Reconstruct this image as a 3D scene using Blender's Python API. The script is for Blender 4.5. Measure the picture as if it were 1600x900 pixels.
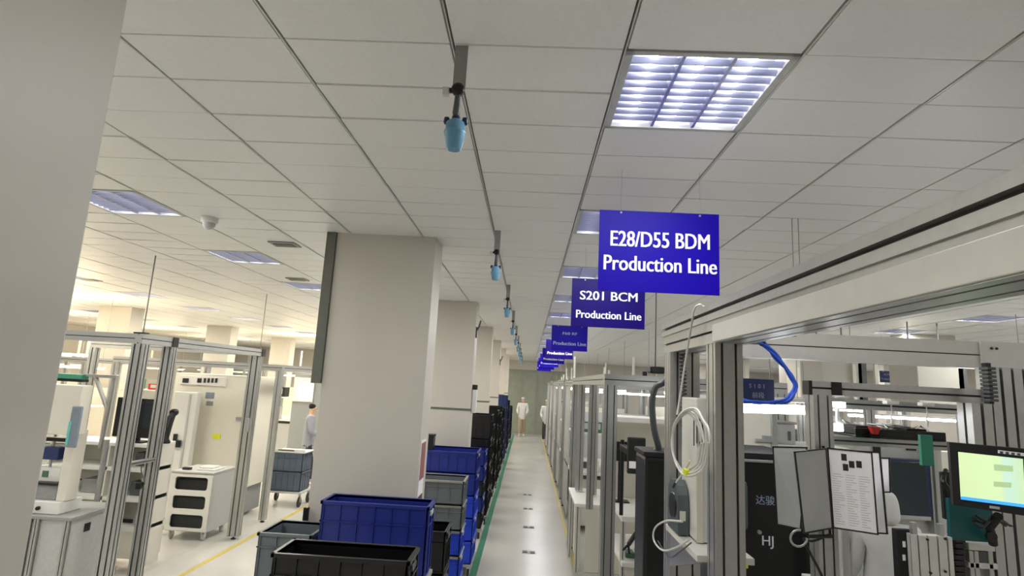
import bpy, bmesh, math, random
from mathutils import Vector, Matrix
random.seed(7)
for o in list(bpy.data.objects): bpy.data.objects.remove(o)
S = bpy.context.scene
COL = S.collection
# ------------------------------------------------------------------ camera
CAMZ = 2.4; FPX = 880.0
YAW, PITCH, ROLL = -0.0369, 0.1672, 0.0531
FW = Vector((math.sin(YAW)*math.cos(PITCH), math.cos(YAW)*math.cos(PITCH), math.sin(PITCH)))
R0 = Vector((math.cos(YAW), -math.sin(YAW), 0)); U0 = R0.cross(FW)
RR = R0*math.cos(ROLL) + U0*math.sin(ROLL); UU = -R0*math.sin(ROLL) + U0*math.cos(ROLL)
cam = bpy.data.cameras.new('camera'); camo = bpy.data.objects.new('camera', cam); COL.objects.link(camo)
cam.sensor_width = 36; cam.lens = FPX/1600*36; cam.clip_start = .02; cam.clip_end = 200
camo.matrix_world = Matrix(((RR.x, UU.x, -FW.x, 0), (RR.y, UU.y, -FW.y, 0), (RR.z, UU.z, -FW.z, CAMZ), (0, 0, 0, 1)))
S.camera = camo
# ------------------------------------------------------------------ world, exposure
S.view_settings.view_transform = 'Standard'; S.view_settings.look = 'None'
S.view_settings.exposure = 0.67; S.view_settings.gamma = 1; S.view_settings.use_curve_mapping = False
W = bpy.data.worlds.new('world'); S.world = W; W.use_nodes = True
W.node_tree.nodes['Background'].inputs[0].default_value = (.5, .55, .6, 1)
W.node_tree.nodes['Background'].inputs[1].default_value = .02
LIGHT_W = 12          # watts of each ceiling fitting
CEIL_FILL_W = 34         # watts of each warm fill lamp added to brighten the left ceiling
TUBE_E = 11           # emission of the tubes
CEIL = 3.55
GX0, GY0, TW, TD = -0.92, 1.78, 0.6, 0.3      # ceiling grid origin and tile size
FIX_COLS = [(-10.52, 1.0), (-6.92, .9), (-3.32, .6), (.28, 0), (5.68, .1), (9.28, .1)]   # left edge, warmth
FIX_ROWS = [GY0 + 1.8*k for k in range(-3, 14)]
def fixture_cells():
    for x, w in FIX_COLS:
        for y in FIX_ROWS:
            if x == .28 and y < 1.7: continue
            yield x, y, w
for x, y, w in fixture_cells():
    l = bpy.data.lights.new('ceiling_lamp', 'AREA'); l.shape = 'SQUARE'; l.size = .56
    far = w*max(0, min(1, (y-3)/6))
    l.energy = LIGHT_W*(1 + 1.6*far); l.color = (1, .985-.06*far, .955-.20*far)
    o = bpy.data.objects.new('ceiling_lamp', l); COL.objects.link(o); o.location = (x+.3, y+.3, CEIL-.012)

def at(px, py, X=None, Y=None, Z=None):
    d = FW + RR*((px-800)/FPX) - UU*((py-450)/FPX)
    t = X/d.x if X is not None else (Y/d.y if Y is not None else (Z-CAMZ)/d.z)
    return Vector((0, 0, CAMZ)) + d*t
# ------------------------------------------------------------------ materials
def lin(c):
    return tuple(((v/255)/12.92 if v/255 <= .04045 else ((v/255+.055)/1.055)**2.4) for v in c)
MATS = {}
def mat(name, rgb, rough=.5, metal=0, noise=.06, nscale=30, bump=0, emit=0, trans=0, coat=0, alpha=1, spec=.5, stretch=None):
    m = bpy.data.materials.new(name); m.use_nodes = True; nt = m.node_tree; b = nt.nodes['Principled BSDF']
    c = lin(rgb)
    b.inputs['Base Color'].default_value = (*c, 1); b.inputs['Roughness'].default_value = rough
    b.inputs['Metallic'].default_value = metal; b.inputs['Specular IOR Level'].default_value = spec
    b.inputs['Transmission Weight'].default_value = trans; b.inputs['Coat Weight'].default_value = coat
    b.inputs['Alpha'].default_value = alpha
    tc = nt.nodes.new('ShaderNodeTexCoord'); mp = nt.nodes.new('ShaderNodeMapping')
    nt.links.new(tc.outputs['Object'], mp.inputs['Vector'])
    if stretch: mp.inputs['Scale'].default_value = stretch
    n = nt.nodes.new('ShaderNodeTexNoise'); n.inputs['Scale'].default_value = nscale; n.inputs['Detail'].default_value = 4
    nt.links.new(mp.outputs[0], n.inputs['Vector'])
    if noise:
        r = nt.nodes.new('ShaderNodeMapRange'); r.inputs['To Min'].default_value = 1-noise; r.inputs['To Max'].default_value = 1+noise
        r.inputs['From Min'].default_value = .3; r.inputs['From Max'].default_value = .7
        nt.links.new(n.outputs['Fac'], r.inputs['Value'])
        mx = nt.nodes.new('ShaderNodeVectorMath'); mx.operation = 'SCALE'; mx.inputs[0].default_value = c
        nt.links.new(r.outputs[0], mx.inputs['Scale']); nt.links.new(mx.outputs[0], b.inputs['Base Color'])
    if bump:
        bp = nt.nodes.new('ShaderNodeBump'); bp.inputs['Strength'].default_value = bump; bp.inputs['Distance'].default_value = .004
        nt.links.new(n.outputs['Fac'], bp.inputs['Height']); nt.links.new(bp.outputs[0], b.inputs['Normal'])
    if emit:
        b.inputs['Emission Color'].default_value = (*c, 1); b.inputs['Emission Strength'].default_value = emit
    MATS[name] = m
    return m
mat('tile', (232, 233, 231), .38, 0, .02, 60)
# perforated metal ceiling tiles: rows of fine pin holes as a bump
nt = MATS['tile'].node_tree; b = nt.nodes['Principled BSDF']; tc = [n for n in nt.nodes if n.type == 'TEX_COORD'][0]
wv = nt.nodes.new('ShaderNodeTexVoronoi'); wv.inputs['Scale'].default_value = 45; wv.inputs['Randomness'].default_value = 0
nz = nt.nodes.new('ShaderNodeTexNoise'); nz.inputs['Scale'].default_value = 1.4
ad = nt.nodes.new('ShaderNodeMath'); ad.operation = 'MULTIPLY_ADD'; ad.inputs[1].default_value = 6.0
nt.links.new(tc.outputs['Object'], wv.inputs['Vector']); nt.links.new(tc.outputs['Object'], nz.inputs['Vector'])
nt.links.new(nz.outputs['Fac'], ad.inputs[0]); nt.links.new(wv.outputs['Distance'], ad.inputs[2])
bp = nt.nodes.new('ShaderNodeBump'); bp.inputs['Strength'].default_value = .25; bp.inputs['Distance'].default_value = .003
nt.links.new(ad.outputs[0], bp.inputs['Height']); nt.links.new(bp.outputs[0], b.inputs['Normal'])
mat('seam', (120, 120, 116), .6)
mat('bar', (214, 213, 208), .3, .3)
mat('column', (203, 198, 188), .42, 0, .02, 3)
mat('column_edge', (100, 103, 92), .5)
mat('wall', (196, 192, 182), .6, 0, .03, 2)
mat('bulkhead', (196, 192, 184), .6, 0, .03, 2)
mat('far_panel', (150, 156, 142), .35, 0, .08, 3)
mat('floor', (190, 188, 182), .16, 0, .05, 1.3, spec=.5)
mat('green', (44, 120, 92), .4); mat('yellow', (190, 172, 92), .4); mat('yellow_bright', (222, 226, 40), .5)
mat('alu', (182, 183, 181), .34, .75, .04, 40); mat('alu_white', (208, 208, 203), .4, .25, .03, 20)
mat('groove_shade', (60, 61, 60), .6, .3)  # slot floors coloured dark for the shade inside the extrusions
mat('louver', (170, 173, 196), .3, .85, 0)
mat('reflector', (190, 192, 200), .3, .2, 0)
mat('tube', (255, 255, 255), .4, emit=TUBE_E, noise=0)
mat('lamp_white', (250, 252, 255), .4, emit=9, noise=0)
mat('lamp_warm', (255, 246, 214), .4, emit=1.6, noise=0)
mat('white', (226, 225, 219), .45, 0, .02, 8); mat('cream', (222, 218, 204), .5, 0, .02, 8)
mat('grey', (148, 150, 148), .5); mat('light_grey', (188, 189, 186), .45); mat('dark_grey', (78, 82, 84), .5)
mat('tote_grey', (104, 112, 116), .5, 0, .04, 12); mat('slate', (86, 98, 112), .5)
mat('black', (14, 15, 17), .35, 0, .1, 10); mat('black_matt', (20, 21, 23), .7); mat('black_green', (16, 28, 28), .45)
mat('tote_blue', (26, 44, 132), .38, 0, .05, 8); mat('tote_bright', (34, 66, 190), .38, 0, .05, 8)
mat('tote_black', (15, 16, 20), .33, 0, .05, 8)
mat('sign_blue', (24, 3, 158), .45, 0, .03, 3, spec=.12); mat('sign_dark', (24, 8, 100), .4, 0, .03, 3, spec=.12); mat('plate_navy', (34, 48, 96), .45)
mat('letter', (236, 236, 246), .5, noise=0); mat('letter_dim', (150, 160, 190), .5, noise=0); mat('ink', (40, 40, 46), .7, noise=0)
mat('paper', (246, 245, 250), .6, 0, .03, 5); mat('film', (176, 178, 178), .28, 0, .06, 6)
mat('cup_blue', (108, 160, 192), .35); mat('cap_navy', (26, 34, 80), .3)
mat('hose_blue', (48, 92, 214), .35); mat('hose_white', (214, 214, 208), .45); mat('hose_grey', (96, 100, 98), .5)
mat('teal', (16, 82, 84), .4); mat('teal_tape', (60, 140, 116), .5); mat('teal_light', (110, 190, 186), .3)
mat('blue_grey', (128, 140, 152), .3); mat('round_grey', (84, 96, 98), .4)
mat('red', (190, 44, 36), .45); mat('brown', (90, 66, 54), .6); mat('tan', (172, 150, 124), .8); mat('pcb', (70, 110, 80), .5)
mat('coat', (216, 216, 214), .8, 0, .04, 14, bump=.3); mat('coat_grey', (150, 152, 162), .8, 0, .05, 14, bump=.3)
mat('skin', (206, 168, 144), .6); mat('hair', (30, 26, 24), .7); mat('trouser', (56, 56, 60), .8); mat('rubber', (40, 40, 40), .7)
mat('crt_glass', (42, 52, 58), .12, 0, .02, 3); mat('navy_bezel', (34, 50, 84), .35)
mat('glass', (84, 90, 90), .05, 0, 0, alpha=.045)
mat('wood_board', (170, 140, 100), .7)
mat('window_glow', (214, 232, 255), .4, emit=2.2, noise=0)
mat('notice_pink', (150, 92, 92), .6); mat('pale_cyan', (196, 226, 170), .5, emit=.25, noise=0)
mat('warm_dark', (120, 100, 72), .6)
# monitor screen: pale green page with blocks and a blue taskbar
m = bpy.data.materials.new('screen'); m.use_nodes = True; nt = m.node_tree; b = nt.nodes['Principled BSDF']
b.inputs['Roughness'].default_value = .3
tc = nt.nodes.new('ShaderNodeTexCoord'); sp = nt.nodes.new('ShaderNodeSeparateXYZ'); nt.links.new(tc.outputs['Generated'], sp.inputs[0])
r = nt.nodes.new('ShaderNodeValToRGB'); r.color_ramp.interpolation = 'EASE'
e = r.color_ramp.elements; e[0].position = 0; e[0].color = (.66, .84, .46, 1); e[1].position = .62; e[1].color = (.68, .88, .50, 1)
x = e.new(.72); x.color = (.58, .82, .68, 1); x = e.new(1); x.color = (.60, .82, .50, 1)
nt.links.new(sp.outputs['X'], r.inputs[0]); nt.links.new(r.outputs[0], b.inputs['Emission Color'])
nt.links.new(r.outputs[0], b.inputs['Base Color']); b.inputs['Emission Strength'].default_value = .42; MATS['screen'] = m
mat('taskbar', (60, 150, 235), .4, emit=.8, noise=0)
# floor: worn epoxy, faint joints, soft darker stains
nt = MATS['floor'].node_tree; b = nt.nodes['Principled BSDF']
mr = nt.nodes.new('ShaderNodeTexNoise'); mr.inputs['Scale'].default_value = .9; mr.inputs['Detail'].default_value = 5
rr_ = nt.nodes.new('ShaderNodeMapRange'); rr_.inputs['To Min'].default_value = .10; rr_.inputs['To Max'].default_value = .30
nt.links.new(mr.outputs['Fac'], rr_.inputs['Value']); nt.links.new(rr_.outputs[0], b.inputs['Roughness'])

# ------------------------------------------------------------------ mesh builder
class MB:
    def __init__(s): s.v = []; s.f = []; s.m = []; s.sm = []; s.mats = []; s.cur = 0
    def mat(s, name):
        if name not in s.mats: s.mats.append(name)
        s.cur = s.mats.index(name); return s
    def add(s, vs, fs, smooth=False):
        k = len(s.v); s.v += [Vector(v) for v in vs]
        for f in fs: s.f.append([k+i for i in f]); s.m.append(s.cur); s.sm.append(smooth)
        return s
    def box(s, x0, y0, z0, x1, y1, z1, bev=0):
        x0, x1 = sorted((x0, x1)); y0, y1 = sorted((y0, y1)); z0, z1 = sorted((z0, z1))
        b = min(bev, (x1-x0)/2.2, (y1-y0)/2.2, (z1-z0)/2.2)
        if b <= 0:
            return s.add([(x, y, z) for x in (x0, x1) for y in (y0, y1) for z in (z0, z1)],
                         [(0, 1, 3, 2), (4, 6, 7, 5), (0, 4, 5, 1), (2, 3, 7, 6), (0, 2, 6, 4), (1, 5, 7, 3)])
        bm = bmesh.new(); bmesh.ops.create_cube(bm, size=1)
        for v in bm.verts: v.co = Vector(((x0+x1)/2+v.co.x*(x1-x0), (y0+y1)/2+v.co.y*(y1-y0), (z0+z1)/2+v.co.z*(z1-z0)))
        bmesh.ops.bevel(bm, geom=list(bm.edges), offset=b, segments=2, affect='EDGES', profile=.6)
        bm.verts.index_update(); s.add([v.co.copy() for v in bm.verts], [[v.index for v in f.verts] for f in bm.faces]); bm.free(); return s
    def cyl(s, p0, p1, r, r1=None, n=12, caps=True):
        return s.tube([p0, p1], [r, r if r1 is None else r1], n, caps)
    def tube(s, pts, r, n=8, caps=True):
        pts = [Vector(p) for p in pts]; rs = r if isinstance(r, (list, tuple)) else [r]*len(pts)
        vs = []; fs = []; up = None
        for i, p in enumerate(pts):
            t = (pts[min(i+1, len(pts)-1)]-pts[max(i-1, 0)]).normalized()
            if up is None:
                up = Vector((0, 0, 1)) if abs(t.z) < .9 else Vector((1, 0, 0))
            a = t.cross(up).normalized(); up = a.cross(t).normalized()
            for k in range(n):
                an = 2*math.pi*k/n; vs.append(p+(a*math.cos(an)+up*math.sin(an))*rs[i])
        for i in range(len(pts)-1):
            for k in range(n):
                fs.append((i*n+k, i*n+(k+1) % n, (i+1)*n+(k+1) % n, (i+1)*n+k))
        s.add(vs, fs, True)
        if caps:
            s.add([vs[k] for k in range(n)], [list(range(n))[::-1]]); s.add([vs[-n+k] for k in range(n)], [list(range(n))])
        return s
    def lathe(s, c, prof, n=20, axis='Z'):
        vs = []; fs = []
        for r, h in prof:
            for k in range(n):
                a = 2*math.pi*k/n
                if axis == 'Z': vs.append((c[0]+r*math.cos(a), c[1]+r*math.sin(a), c[2]+h))
                elif axis == 'Y': vs.append((c[0]+r*math.cos(a), c[1]+h, c[2]+r*math.sin(a)))
                else: vs.append((c[0]+h, c[1]+r*math.cos(a), c[2]+r*math.sin(a)))
        for i in range(len(prof)-1):
            for k in range(n): fs.append((i*n+k, i*n+(k+1) % n, (i+1)*n+(k+1) % n, (i+1)*n+k))
        s.add(vs, fs, True); s.add(vs[:n], [list(range(n))[::-1]]); s.add(vs[-n:], [list(range(n))]); return s
    def prism(s, poly, y0, y1, axis='Y'):
        n = len(poly)
        def P(a, b, c):
            return (a, c, b) if axis == 'Y' else ((c, a, b) if axis == 'X' else (a, b, c))
        vs = [P(a, b, y0) for a, b in poly]+[P(a, b, y1) for a, b in poly]
        return s.add(vs, [list(range(n)), list(range(2*n-1, n-1, -1))]+[(i, i+n, (i+1) % n+n, (i+1) % n) for i in range(n)])
    def ext(s, p0, p1, w, h, nw=1, nh=1, g=.009, d=.011, m='alu'):
        """slotted extrusion from p0 to p1 (axis aligned); w across first free axis, h across the second"""
        p0 = Vector(p0); p1 = Vector(p1); ax = max(range(3), key=lambda i: abs(p1[i]-p0[i]))
        a, b = [i for i in range(3) if i != ax]
        def side(L, n):      # positions along one side of length L as (t, inset)
            o = [(0, 0)]
            for k in range(n):
                c = L*(k+.5)/n; o += [(c-g/2, 0), (c-g/2, d), (c+g/2, d), (c+g/2, 0)]
            return o
        poly = [(t-w/2, -h/2+i) for t, i in side(w, nw)]+[(w/2-i, t-h/2) for t, i in side(h, nh)] \
            + [(w/2-t, h/2-i) for t, i in side(w, nw)]+[(-w/2+i, h/2-t) for t, i in side(h, nh)]
        n = len(poly); vs = []
        for p in (p0, p1):
            for u, v in poly:
                q = [0, 0, 0]; q[ax] = p[ax]; q[a] = p[a]+u; q[b] = p[b]+v; vs.append(q)
        s.mat(m)
        gi = [i for i in range(n) if abs(abs(poly[i][0])-w/2) > 1e-6 and abs(abs(poly[i][1])-h/2) > 1e-6 and
              abs(abs(poly[(i+1) % n][0])-w/2) > 1e-6 and abs(abs(poly[(i+1) % n][1])-h/2) > 1e-6]
        s.add(vs, [(i, (i+1) % n, (i+1) % n+n, i+n) for i in range(n) if i not in gi]+[list(range(n))[::-1], list(range(n, 2*n))])
        s.mat('groove_shade'); s.add(vs, [(i, (i+1) % n, (i+1) % n+n, i+n) for i in gi]); s.mat(m)
        return s
    def build(s, name, m=None, parent=None, **kw):
        me = bpy.data.meshes.new(name)
        if parent is not None:
            org = WORLD[parent.name]; 
        else:
            xs = [v.x for v in s.v]; ys = [v.y for v in s.v]; zs = [v.z for v in s.v]
            org = Vector(((min(xs)+max(xs))/2, (min(ys)+max(ys))/2, min(zs)))
        me.from_pydata([v-org for v in s.v], [], s.f)
        names = s.mats or [m]
        for k in names: me.materials.append(MATS[k])
        me.polygons.foreach_set('material_index', s.m if s.mats else [0]*len(s.f))
        me.polygons.foreach_set('use_smooth', s.sm); me.update()
        bm = bmesh.new(); bm.from_mesh(me); bmesh.ops.recalc_face_normals(bm, faces=bm.faces); bm.to_mesh(me); bm.free()
        o = bpy.data.objects.new(name, me); COL.objects.link(o)
        if parent is not None: o.parent = parent; WORLD[o.name] = org
        else: o.location = org; WORLD[o.name] = org
        for k, v in kw.items(): o[k] = v
        return o
WORLD = {}
def thing(name, label, cat, loc=(0, 0, 0), group=None):
    o = bpy.data.objects.new(name, None); COL.objects.link(o); o.location = loc; o['label'] = label; o['category'] = cat
    o.empty_display_size = .1
    if group: o['group'] = group
    WORLD[o.name] = Vector(loc); return o
def tag(o, label, cat, group=None, kind=None):
    o['label'] = label; o['category'] = cat
    if group: o['group'] = group
    if kind: o['kind'] = kind
    return o
def struct(o): o['kind'] = 'structure'; return o
def kids(o): return [c for c in bpy.data.objects if c.parent == o]
def dup(o, off=(0, 0, 0), label=None, par=None, rot=None):
    c = o.copy(); COL.objects.link(c); c.parent = par
    if par is None:
        c.location = o.location+Vector(off)
        if label: c['label'] = label
        if rot is not None: c.rotation_euler.z = rot
    for k in kids(o): dup(k, par=c)
    return c
def P(parent, name, m, f, **kw):
    mb = MB(); f(mb); return mb.build(name, m, parent, **kw)
def B(parent, name, m, *boxes, bev=.003, **kw):
    mb = MB()
    for b in boxes: mb.box(*b, bev=bev)
    return mb.build(name, m, parent, **kw)
def pb(px0, py0, px1, py1, Y, depth):
    """axis aligned box whose near face at distance Y spans these photo pixels"""
    a = at(px0, (py0+py1)/2, Y=Y); b = at(px1, (py0+py1)/2, Y=Y); t = at((px0+px1)/2, py0, Y=Y); u = at((px0+px1)/2, py1, Y=Y)
    return (a.x, Y, u.z, b.x, Y+depth, t.z)
def lettering(parent, name, text, size, loc, m, bold=0.0, axis='-Y', ext=.0006, w=None, rotz=0):
    """raised letters facing -Y, centred on loc"""
    cu = bpy.data.curves.new(name, 'FONT'); cu.body = text; cu.size = size; cu.align_x = 'CENTER'; cu.align_y = 'CENTER'
    cu.extrude = ext; cu.resolution_u = 3
    t = bpy.data.objects.new(name+'_tmp', cu); COL.objects.link(t)
    dg = bpy.context.evaluated_depsgraph_get(); me = bpy.data.meshes.new_from_object(t.evaluated_get(dg))
    bpy.data.objects.remove(t)
    xs = [v.co.x for v in me.vertices]; k = 1 if w is None else w/(max(xs)-min(xs))
    M = Matrix.Rotation(rotz, 4, 'Z') @ Matrix.Rotation(math.radians(90), 4, 'X') @ Matrix.Diagonal((k, 1, 1, 1))
    me.transform(M)
    if bold:                       # heavier strokes: the outline repeated a hair to either side
        bm = bmesh.new(); bm.from_mesh(me); g0 = bm.verts[:]+bm.edges[:]+bm.faces[:]
        for i, dx in enumerate((-bold, bold)):
            r = bmesh.ops.duplicate(bm, geom=g0); bmesh.ops.translate(bm, verts=[e for e in r['geom'] if isinstance(e, bmesh.types.BMVert)], vec=(dx, -.0002*(i+1), 0))
        bm.to_mesh(me); bm.free()
    me.name = name; me.materials.clear(); me.materials.append(MATS[m])
    o = bpy.data.objects.new(name, me); COL.objects.link(o); o.parent = parent; o.location = Vector(loc)-(WORLD[parent.name] if parent else Vector())
    return o

# ================================================================== ROOM
XL, XR, YN, YF = -15.0, 13.0, -5.0, 28.5
mb = MB().mat('floor'); mb.box(XL, YN, -.1, XR, YF, 0); struct(mb.build('floor'))
# ceiling: clip-in metal tiles with open seams over a dark void, light bars along the runs
mb = MB().mat('seam')
mb.add([(XL, YN, CEIL+.14), (XR, YN, CEIL+.14), (XR, YF, CEIL+.14), (XL, YF, CEIL+.14)], [(0, 1, 2, 3)])
mb.mat('tile')
holes = set()
for x, y, w in fixture_cells():
    i = round((x-GX0)/TW); j = round((y-GY0)/TD); holes |= {(i, j), (i, j+1)}
i0 = math.floor((XL-GX0)/TW); i1 = math.ceil((XR-GX0)/TW); j0 = math.floor((YN-GY0)/TD); j1 = math.ceil((YF-GY0)/TD)
rnd = random.Random(3)
for i in range(i0, i1):
    for j in range(j0, j1):
        if (i, j) in holes: continue
        a = max(XL, GX0+i*TW)+.007; b = min(XR, GX0+(i+1)*TW)-.005; c = max(YN, GY0+j*TD)+.0018; d = min(YF, GY0+(j+1)*TD)-.0018
        if b-a < .02 or d-c < .02: continue
        mb.mat('seam').add([(a-.008, c-.002, CEIL+.012), (b+.006, c-.002, CEIL+.012), (b+.006, d+.002, CEIL+.012), (a-.008, d+.002, CEIL+.012)], [(0, 3, 2, 1)]); mb.mat('tile')
        tx = rnd.gauss(0, .0011); ty = rnd.gauss(0, .0009); e = .003; z = CEIL
        vs = []
        for (u, v, dz) in ((a, c, .01), (b, c, .01), (b, d, .01), (a, d, .01), (a+e, c+e, 0), (b-e, c+e, 0), (b-e, d-e, 0), (a+e, d-e, 0)):
            su = 1 if u > (a+b)/2 else -1; sv = 1 if v > (c+d)/2 else -1
            vs.append((u, v, z+dz+(su*tx+sv*ty if dz == 0 else 0)))
        mb.add(vs, [(4, 7, 6, 5), (0, 4, 5, 1), (1, 5, 6, 2), (2, 6, 7, 3), (3, 7, 4, 0)])
mb.mat('bar')
for i in range(i0, i1+1):
    x = GX0+i*TW
    if XL < x < XR: mb.box(x-.001, YN, CEIL-.003, x+.0035, YF, CEIL+.011)
struct(mb.build('ceiling'))
# outer walls
struct(MB().mat('wall').box(XL-.15, YN, 0, XL, YF, CEIL+.15).build('wall_left'))
struct(MB().mat('wall').box(XR, YN, 0, XR+.15, YF, CEIL+.15).build('wall_right'))
struct(MB().mat('wall').box(XL-.15, YN-.15, 0, XR+.15, YN, CEIL+.15).build('wall_back'))
mb = MB().mat('bulkhead'); mb.box(XL-.15, YF, 0, -1.1, YF+.15, CEIL+.15); mb.box(-1.1, YF, 3.1, 1.9, YF+.15, CEIL+.15); mb.box(1.9, YF, 0, XR+.15, YF+.15, CEIL+.15)
struct(mb.build('wall_far'))
d = MB().mat('far_panel').box(-1.1, YF+.02, 0, 1.9, YF+.08, 3.1).mat('grey')
for x in (-1.08, -.3, .45, 1.2, 1.84): d.box(x-.03, YF-.01, 0, x+.03, YF+.03, 3.1)
d.box(-1.1, YF-.012, 3.02, 1.9, YF+.03, 3.1); d = struct(d.build('door_1'))
# floor lines
struct(MB().mat('green').box(-.625, 1.0, 0, -.535, 27.5, .002).build('trim_1'))
struct(MB().mat('yellow').box(.72, 5.2, 0, .77, 27.5, .002).build('trim_2'))
struct(MB().mat('yellow').box(-3.95, 1.0, 0, -3.88, 27.5, .002).build('trim_3'))
# columns down the aisle
def column(name, x0, y0, x1, y1, seam=None):
    mb = MB().mat('column').box(x0, y0, 0, x1, y1, CEIL, .004)
    mb.mat('column_edge')
    if seam: mb.box(x0-.004, y0-.004, seam, x1+.004, y1+.004, seam+.03)
    return struct(mb.build(name))
column('column', -1.75, .65, -.85, 1.01)
c2 = column('column', -1.63, 4.47, -.81, 4.83)
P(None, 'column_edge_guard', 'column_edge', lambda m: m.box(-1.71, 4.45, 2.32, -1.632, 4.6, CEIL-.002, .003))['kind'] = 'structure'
for k in range(2, 7): column('column', -1.62, 4.47+3.7*(k-1), -.80, 4.83+3.7*(k-1), 1.98)
for k in range(0, 4): column('column', 6.2, 9.5+4.4*k, 7.0, 9.9+4.4*k)
for k in range(0, 3): column('column', -9.0, 11.4+4*k, -8.3, 11.8+4*k)
for k in range(0, 3): column('column', 10.4, 6.2+5.4*k, 11.4, 6.6+5.4*k)

# ================================================================== CEILING FITTINGS
ORD = ['nearest', 'second', 'third', 'fourth', 'fifth', 'sixth', 'seventh', 'eighth', 'ninth', 'tenth', 'eleventh', 'twelfth', 'thirteenth', 'fourteenth', 'fifteenth', 'sixteenth', 'seventeenth', 'eighteenth']
def make_light(x, y):
    t = thing('ceiling_light', 'x', 'ceiling light', (x, y, CEIL), 'louvred ceiling lights')
    g = .004; a, b, c, d = x+g, x+TW-g, y+g, y+.6-g; z = CEIL
    B(t, 'frame', 'light_grey', (a, c, z-.004, a+.028, d, z+.006), (b-.028, c, z-.004, b, d, z+.006), (a, c, z-.004, b, c+.022, z+.006), (a, d-.022, z-.004, b, d, z+.006), bev=0)
    mb = MB(); h = z+.062
    mb.add([(a+.02, c+.02, z), (b-.02, c+.02, z), (b-.02, d-.02, z), (a+.02, d-.02, z), (a+.03, c+.03, h), (b-.03, c+.03, h), (b-.03, d-.03, h), (a+.03, d-.03, h)],
           [(4, 5, 6, 7), (0, 1, 5, 4), (1, 2, 6, 5), (2, 3, 7, 6), (3, 0, 4, 7)])
    mb.build('housing', 'reflector', t)
    for k in range(3):
        cx = a+.03+(b-a-.06)*(k+.5)/3
        P(t, 'tube', 'tube', lambda m: m.cyl((cx, c+.035, z+.042), (cx, d-.035, z+.042), .013, n=8))
    def lou(m):
        for k in range(1, 3):
            cx = a+.03+(b-a-.06)*k/3
            m.add([(cx-.006, c+.025, z), (cx+.006, c+.025, z), (cx+.012, c+.025, z+.024), (cx-.012, c+.025, z+.024), (cx-.006, d-.025, z), (cx+.006, d-.025, z), (cx+.012, d-.025, z+.024), (cx-.012, d-.025, z+.024)],
                  [(0, 1, 2, 3), (7, 6, 5, 4), (0, 4, 5, 1), (1, 5, 6, 2), (2, 6, 7, 3), (3, 7, 4, 0)])
        for k in range(1, 10):
            cy = c+.025+(d-c-.05)*k/10
            m.add([(a+.025, cy-.002, z), (b-.025, cy-.002, z), (b-.025, cy-.007, z+.022), (a+.025, cy-.007, z+.022), (a+.025, cy+.002, z), (b-.025, cy+.002, z), (b-.025, cy+.007, z+.022), (a+.025, cy+.007, z+.022)],
                  [(0, 1, 2, 3), (7, 6, 5, 4), (0, 4, 5, 1), (1, 5, 6, 2), (2, 6, 7, 3), (3, 7, 4, 0)])
    P(t, 'louver', 'louver', lou)
    return t
L0 = None
COLN = {-10.52: 'in the leftmost run', -6.92: 'in the left run near the back benches', -3.32: 'in the run left of the white columns', .28: 'in the run above the blue hanging signs', 5.68: 'in the run right of the signs', 9.28: 'in the far right run'}
for x, y, w in fixture_cells():
    if y < 1.7: 
        pass
    k = round((y-GY0)/1.8)
    if L0 is None: L0 = make_light(x, y); t = L0
    else: t = dup(L0, (x-L0.location.x, y-L0.location.y, 0))
    t['label'] = ('square louvred ceiling light %s, %s from the camera' % (COLN[x], ORD[k])) if k >= 0 else 'square louvred ceiling light %s, %s behind the camera' % (COLN[x], ORD[-k-1])
    if x == .28 and k == 0: t['label'] = 'brightly lit square louvred ceiling light with white bands above the nearest blue sign'
# hanging blue cup units
def make_cup(y):
    x = -.285
    t = thing('hanging_sprayer', 'x', 'sprayer', (x, y, CEIL), 'blue cups hanging in a row from the ceiling')
    B(t, 'hanger_plate', 'grey', (x-.022, y-.004, CEIL-.17, x+.022, y+.004, CEIL), bev=.001)
    P(t, 'swivel_joint', 'black', lambda m: (m.lathe((x, y-.03, CEIL-.175), [(.012, 0), (.022, .004), (.022, .022), (.01, .03)], 16, 'Y'), m.box(x-.034, y-.02, CEIL-.183, x-.015, y-.006, CEIL-.17)))
    B(t, 'mounting_clip', 'bar', (x-.052, y-.024, CEIL-.196, x-.03, y-.002, CEIL-.168), bev=.003)
    P(t, 'neck', 'dark_grey', lambda m: m.tube([(x, y-.016, CEIL-.19), (x, y-.016, CEIL-.235), (x-.001, y-.016, CEIL-.262), (x-.001, y-.016, CEIL-.275)], [.009, .012, .013, .007], 10))
    P(t, 'collar', 'cap_navy', lambda m: (m.lathe((x, y-.016, CEIL-.292), [(.012, 0), (.016, .004), (.014, .02), (.006, .024)], 12), m.lathe((x-.031, y-.016, CEIL-.30), [(.008, 0), (.011, .006), (.009, .022)], 10), m.lathe((x+.031, y-.016, CEIL-.30), [(.008, 0), (.011, .006), (.009, .022)], 10), m.box(x-.03, y-.02, CEIL-.292, x+.03, y-.012, CEIL-.286)))
    P(t, 'cup', 'cup_blue', lambda m: m.lathe((x, y-.016, CEIL-.392), [(.020, 0), (.026, .006), (.033, .045), (.037, .058), (.038, .064), (.033, .066), (.032, .095), (.022, .104)], 20))
    return t
cup = make_cup(1.79)
for k in range(1, 10): dup(cup, (0, 2.4*k, 0), 'pale blue plastic cup sprayer hanging on a grey bracket, %s from the camera' % ORD[k])
cup['label'] = 'nearest and largest pale blue cup sprayer on a black jointed arm under the ceiling'
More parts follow.
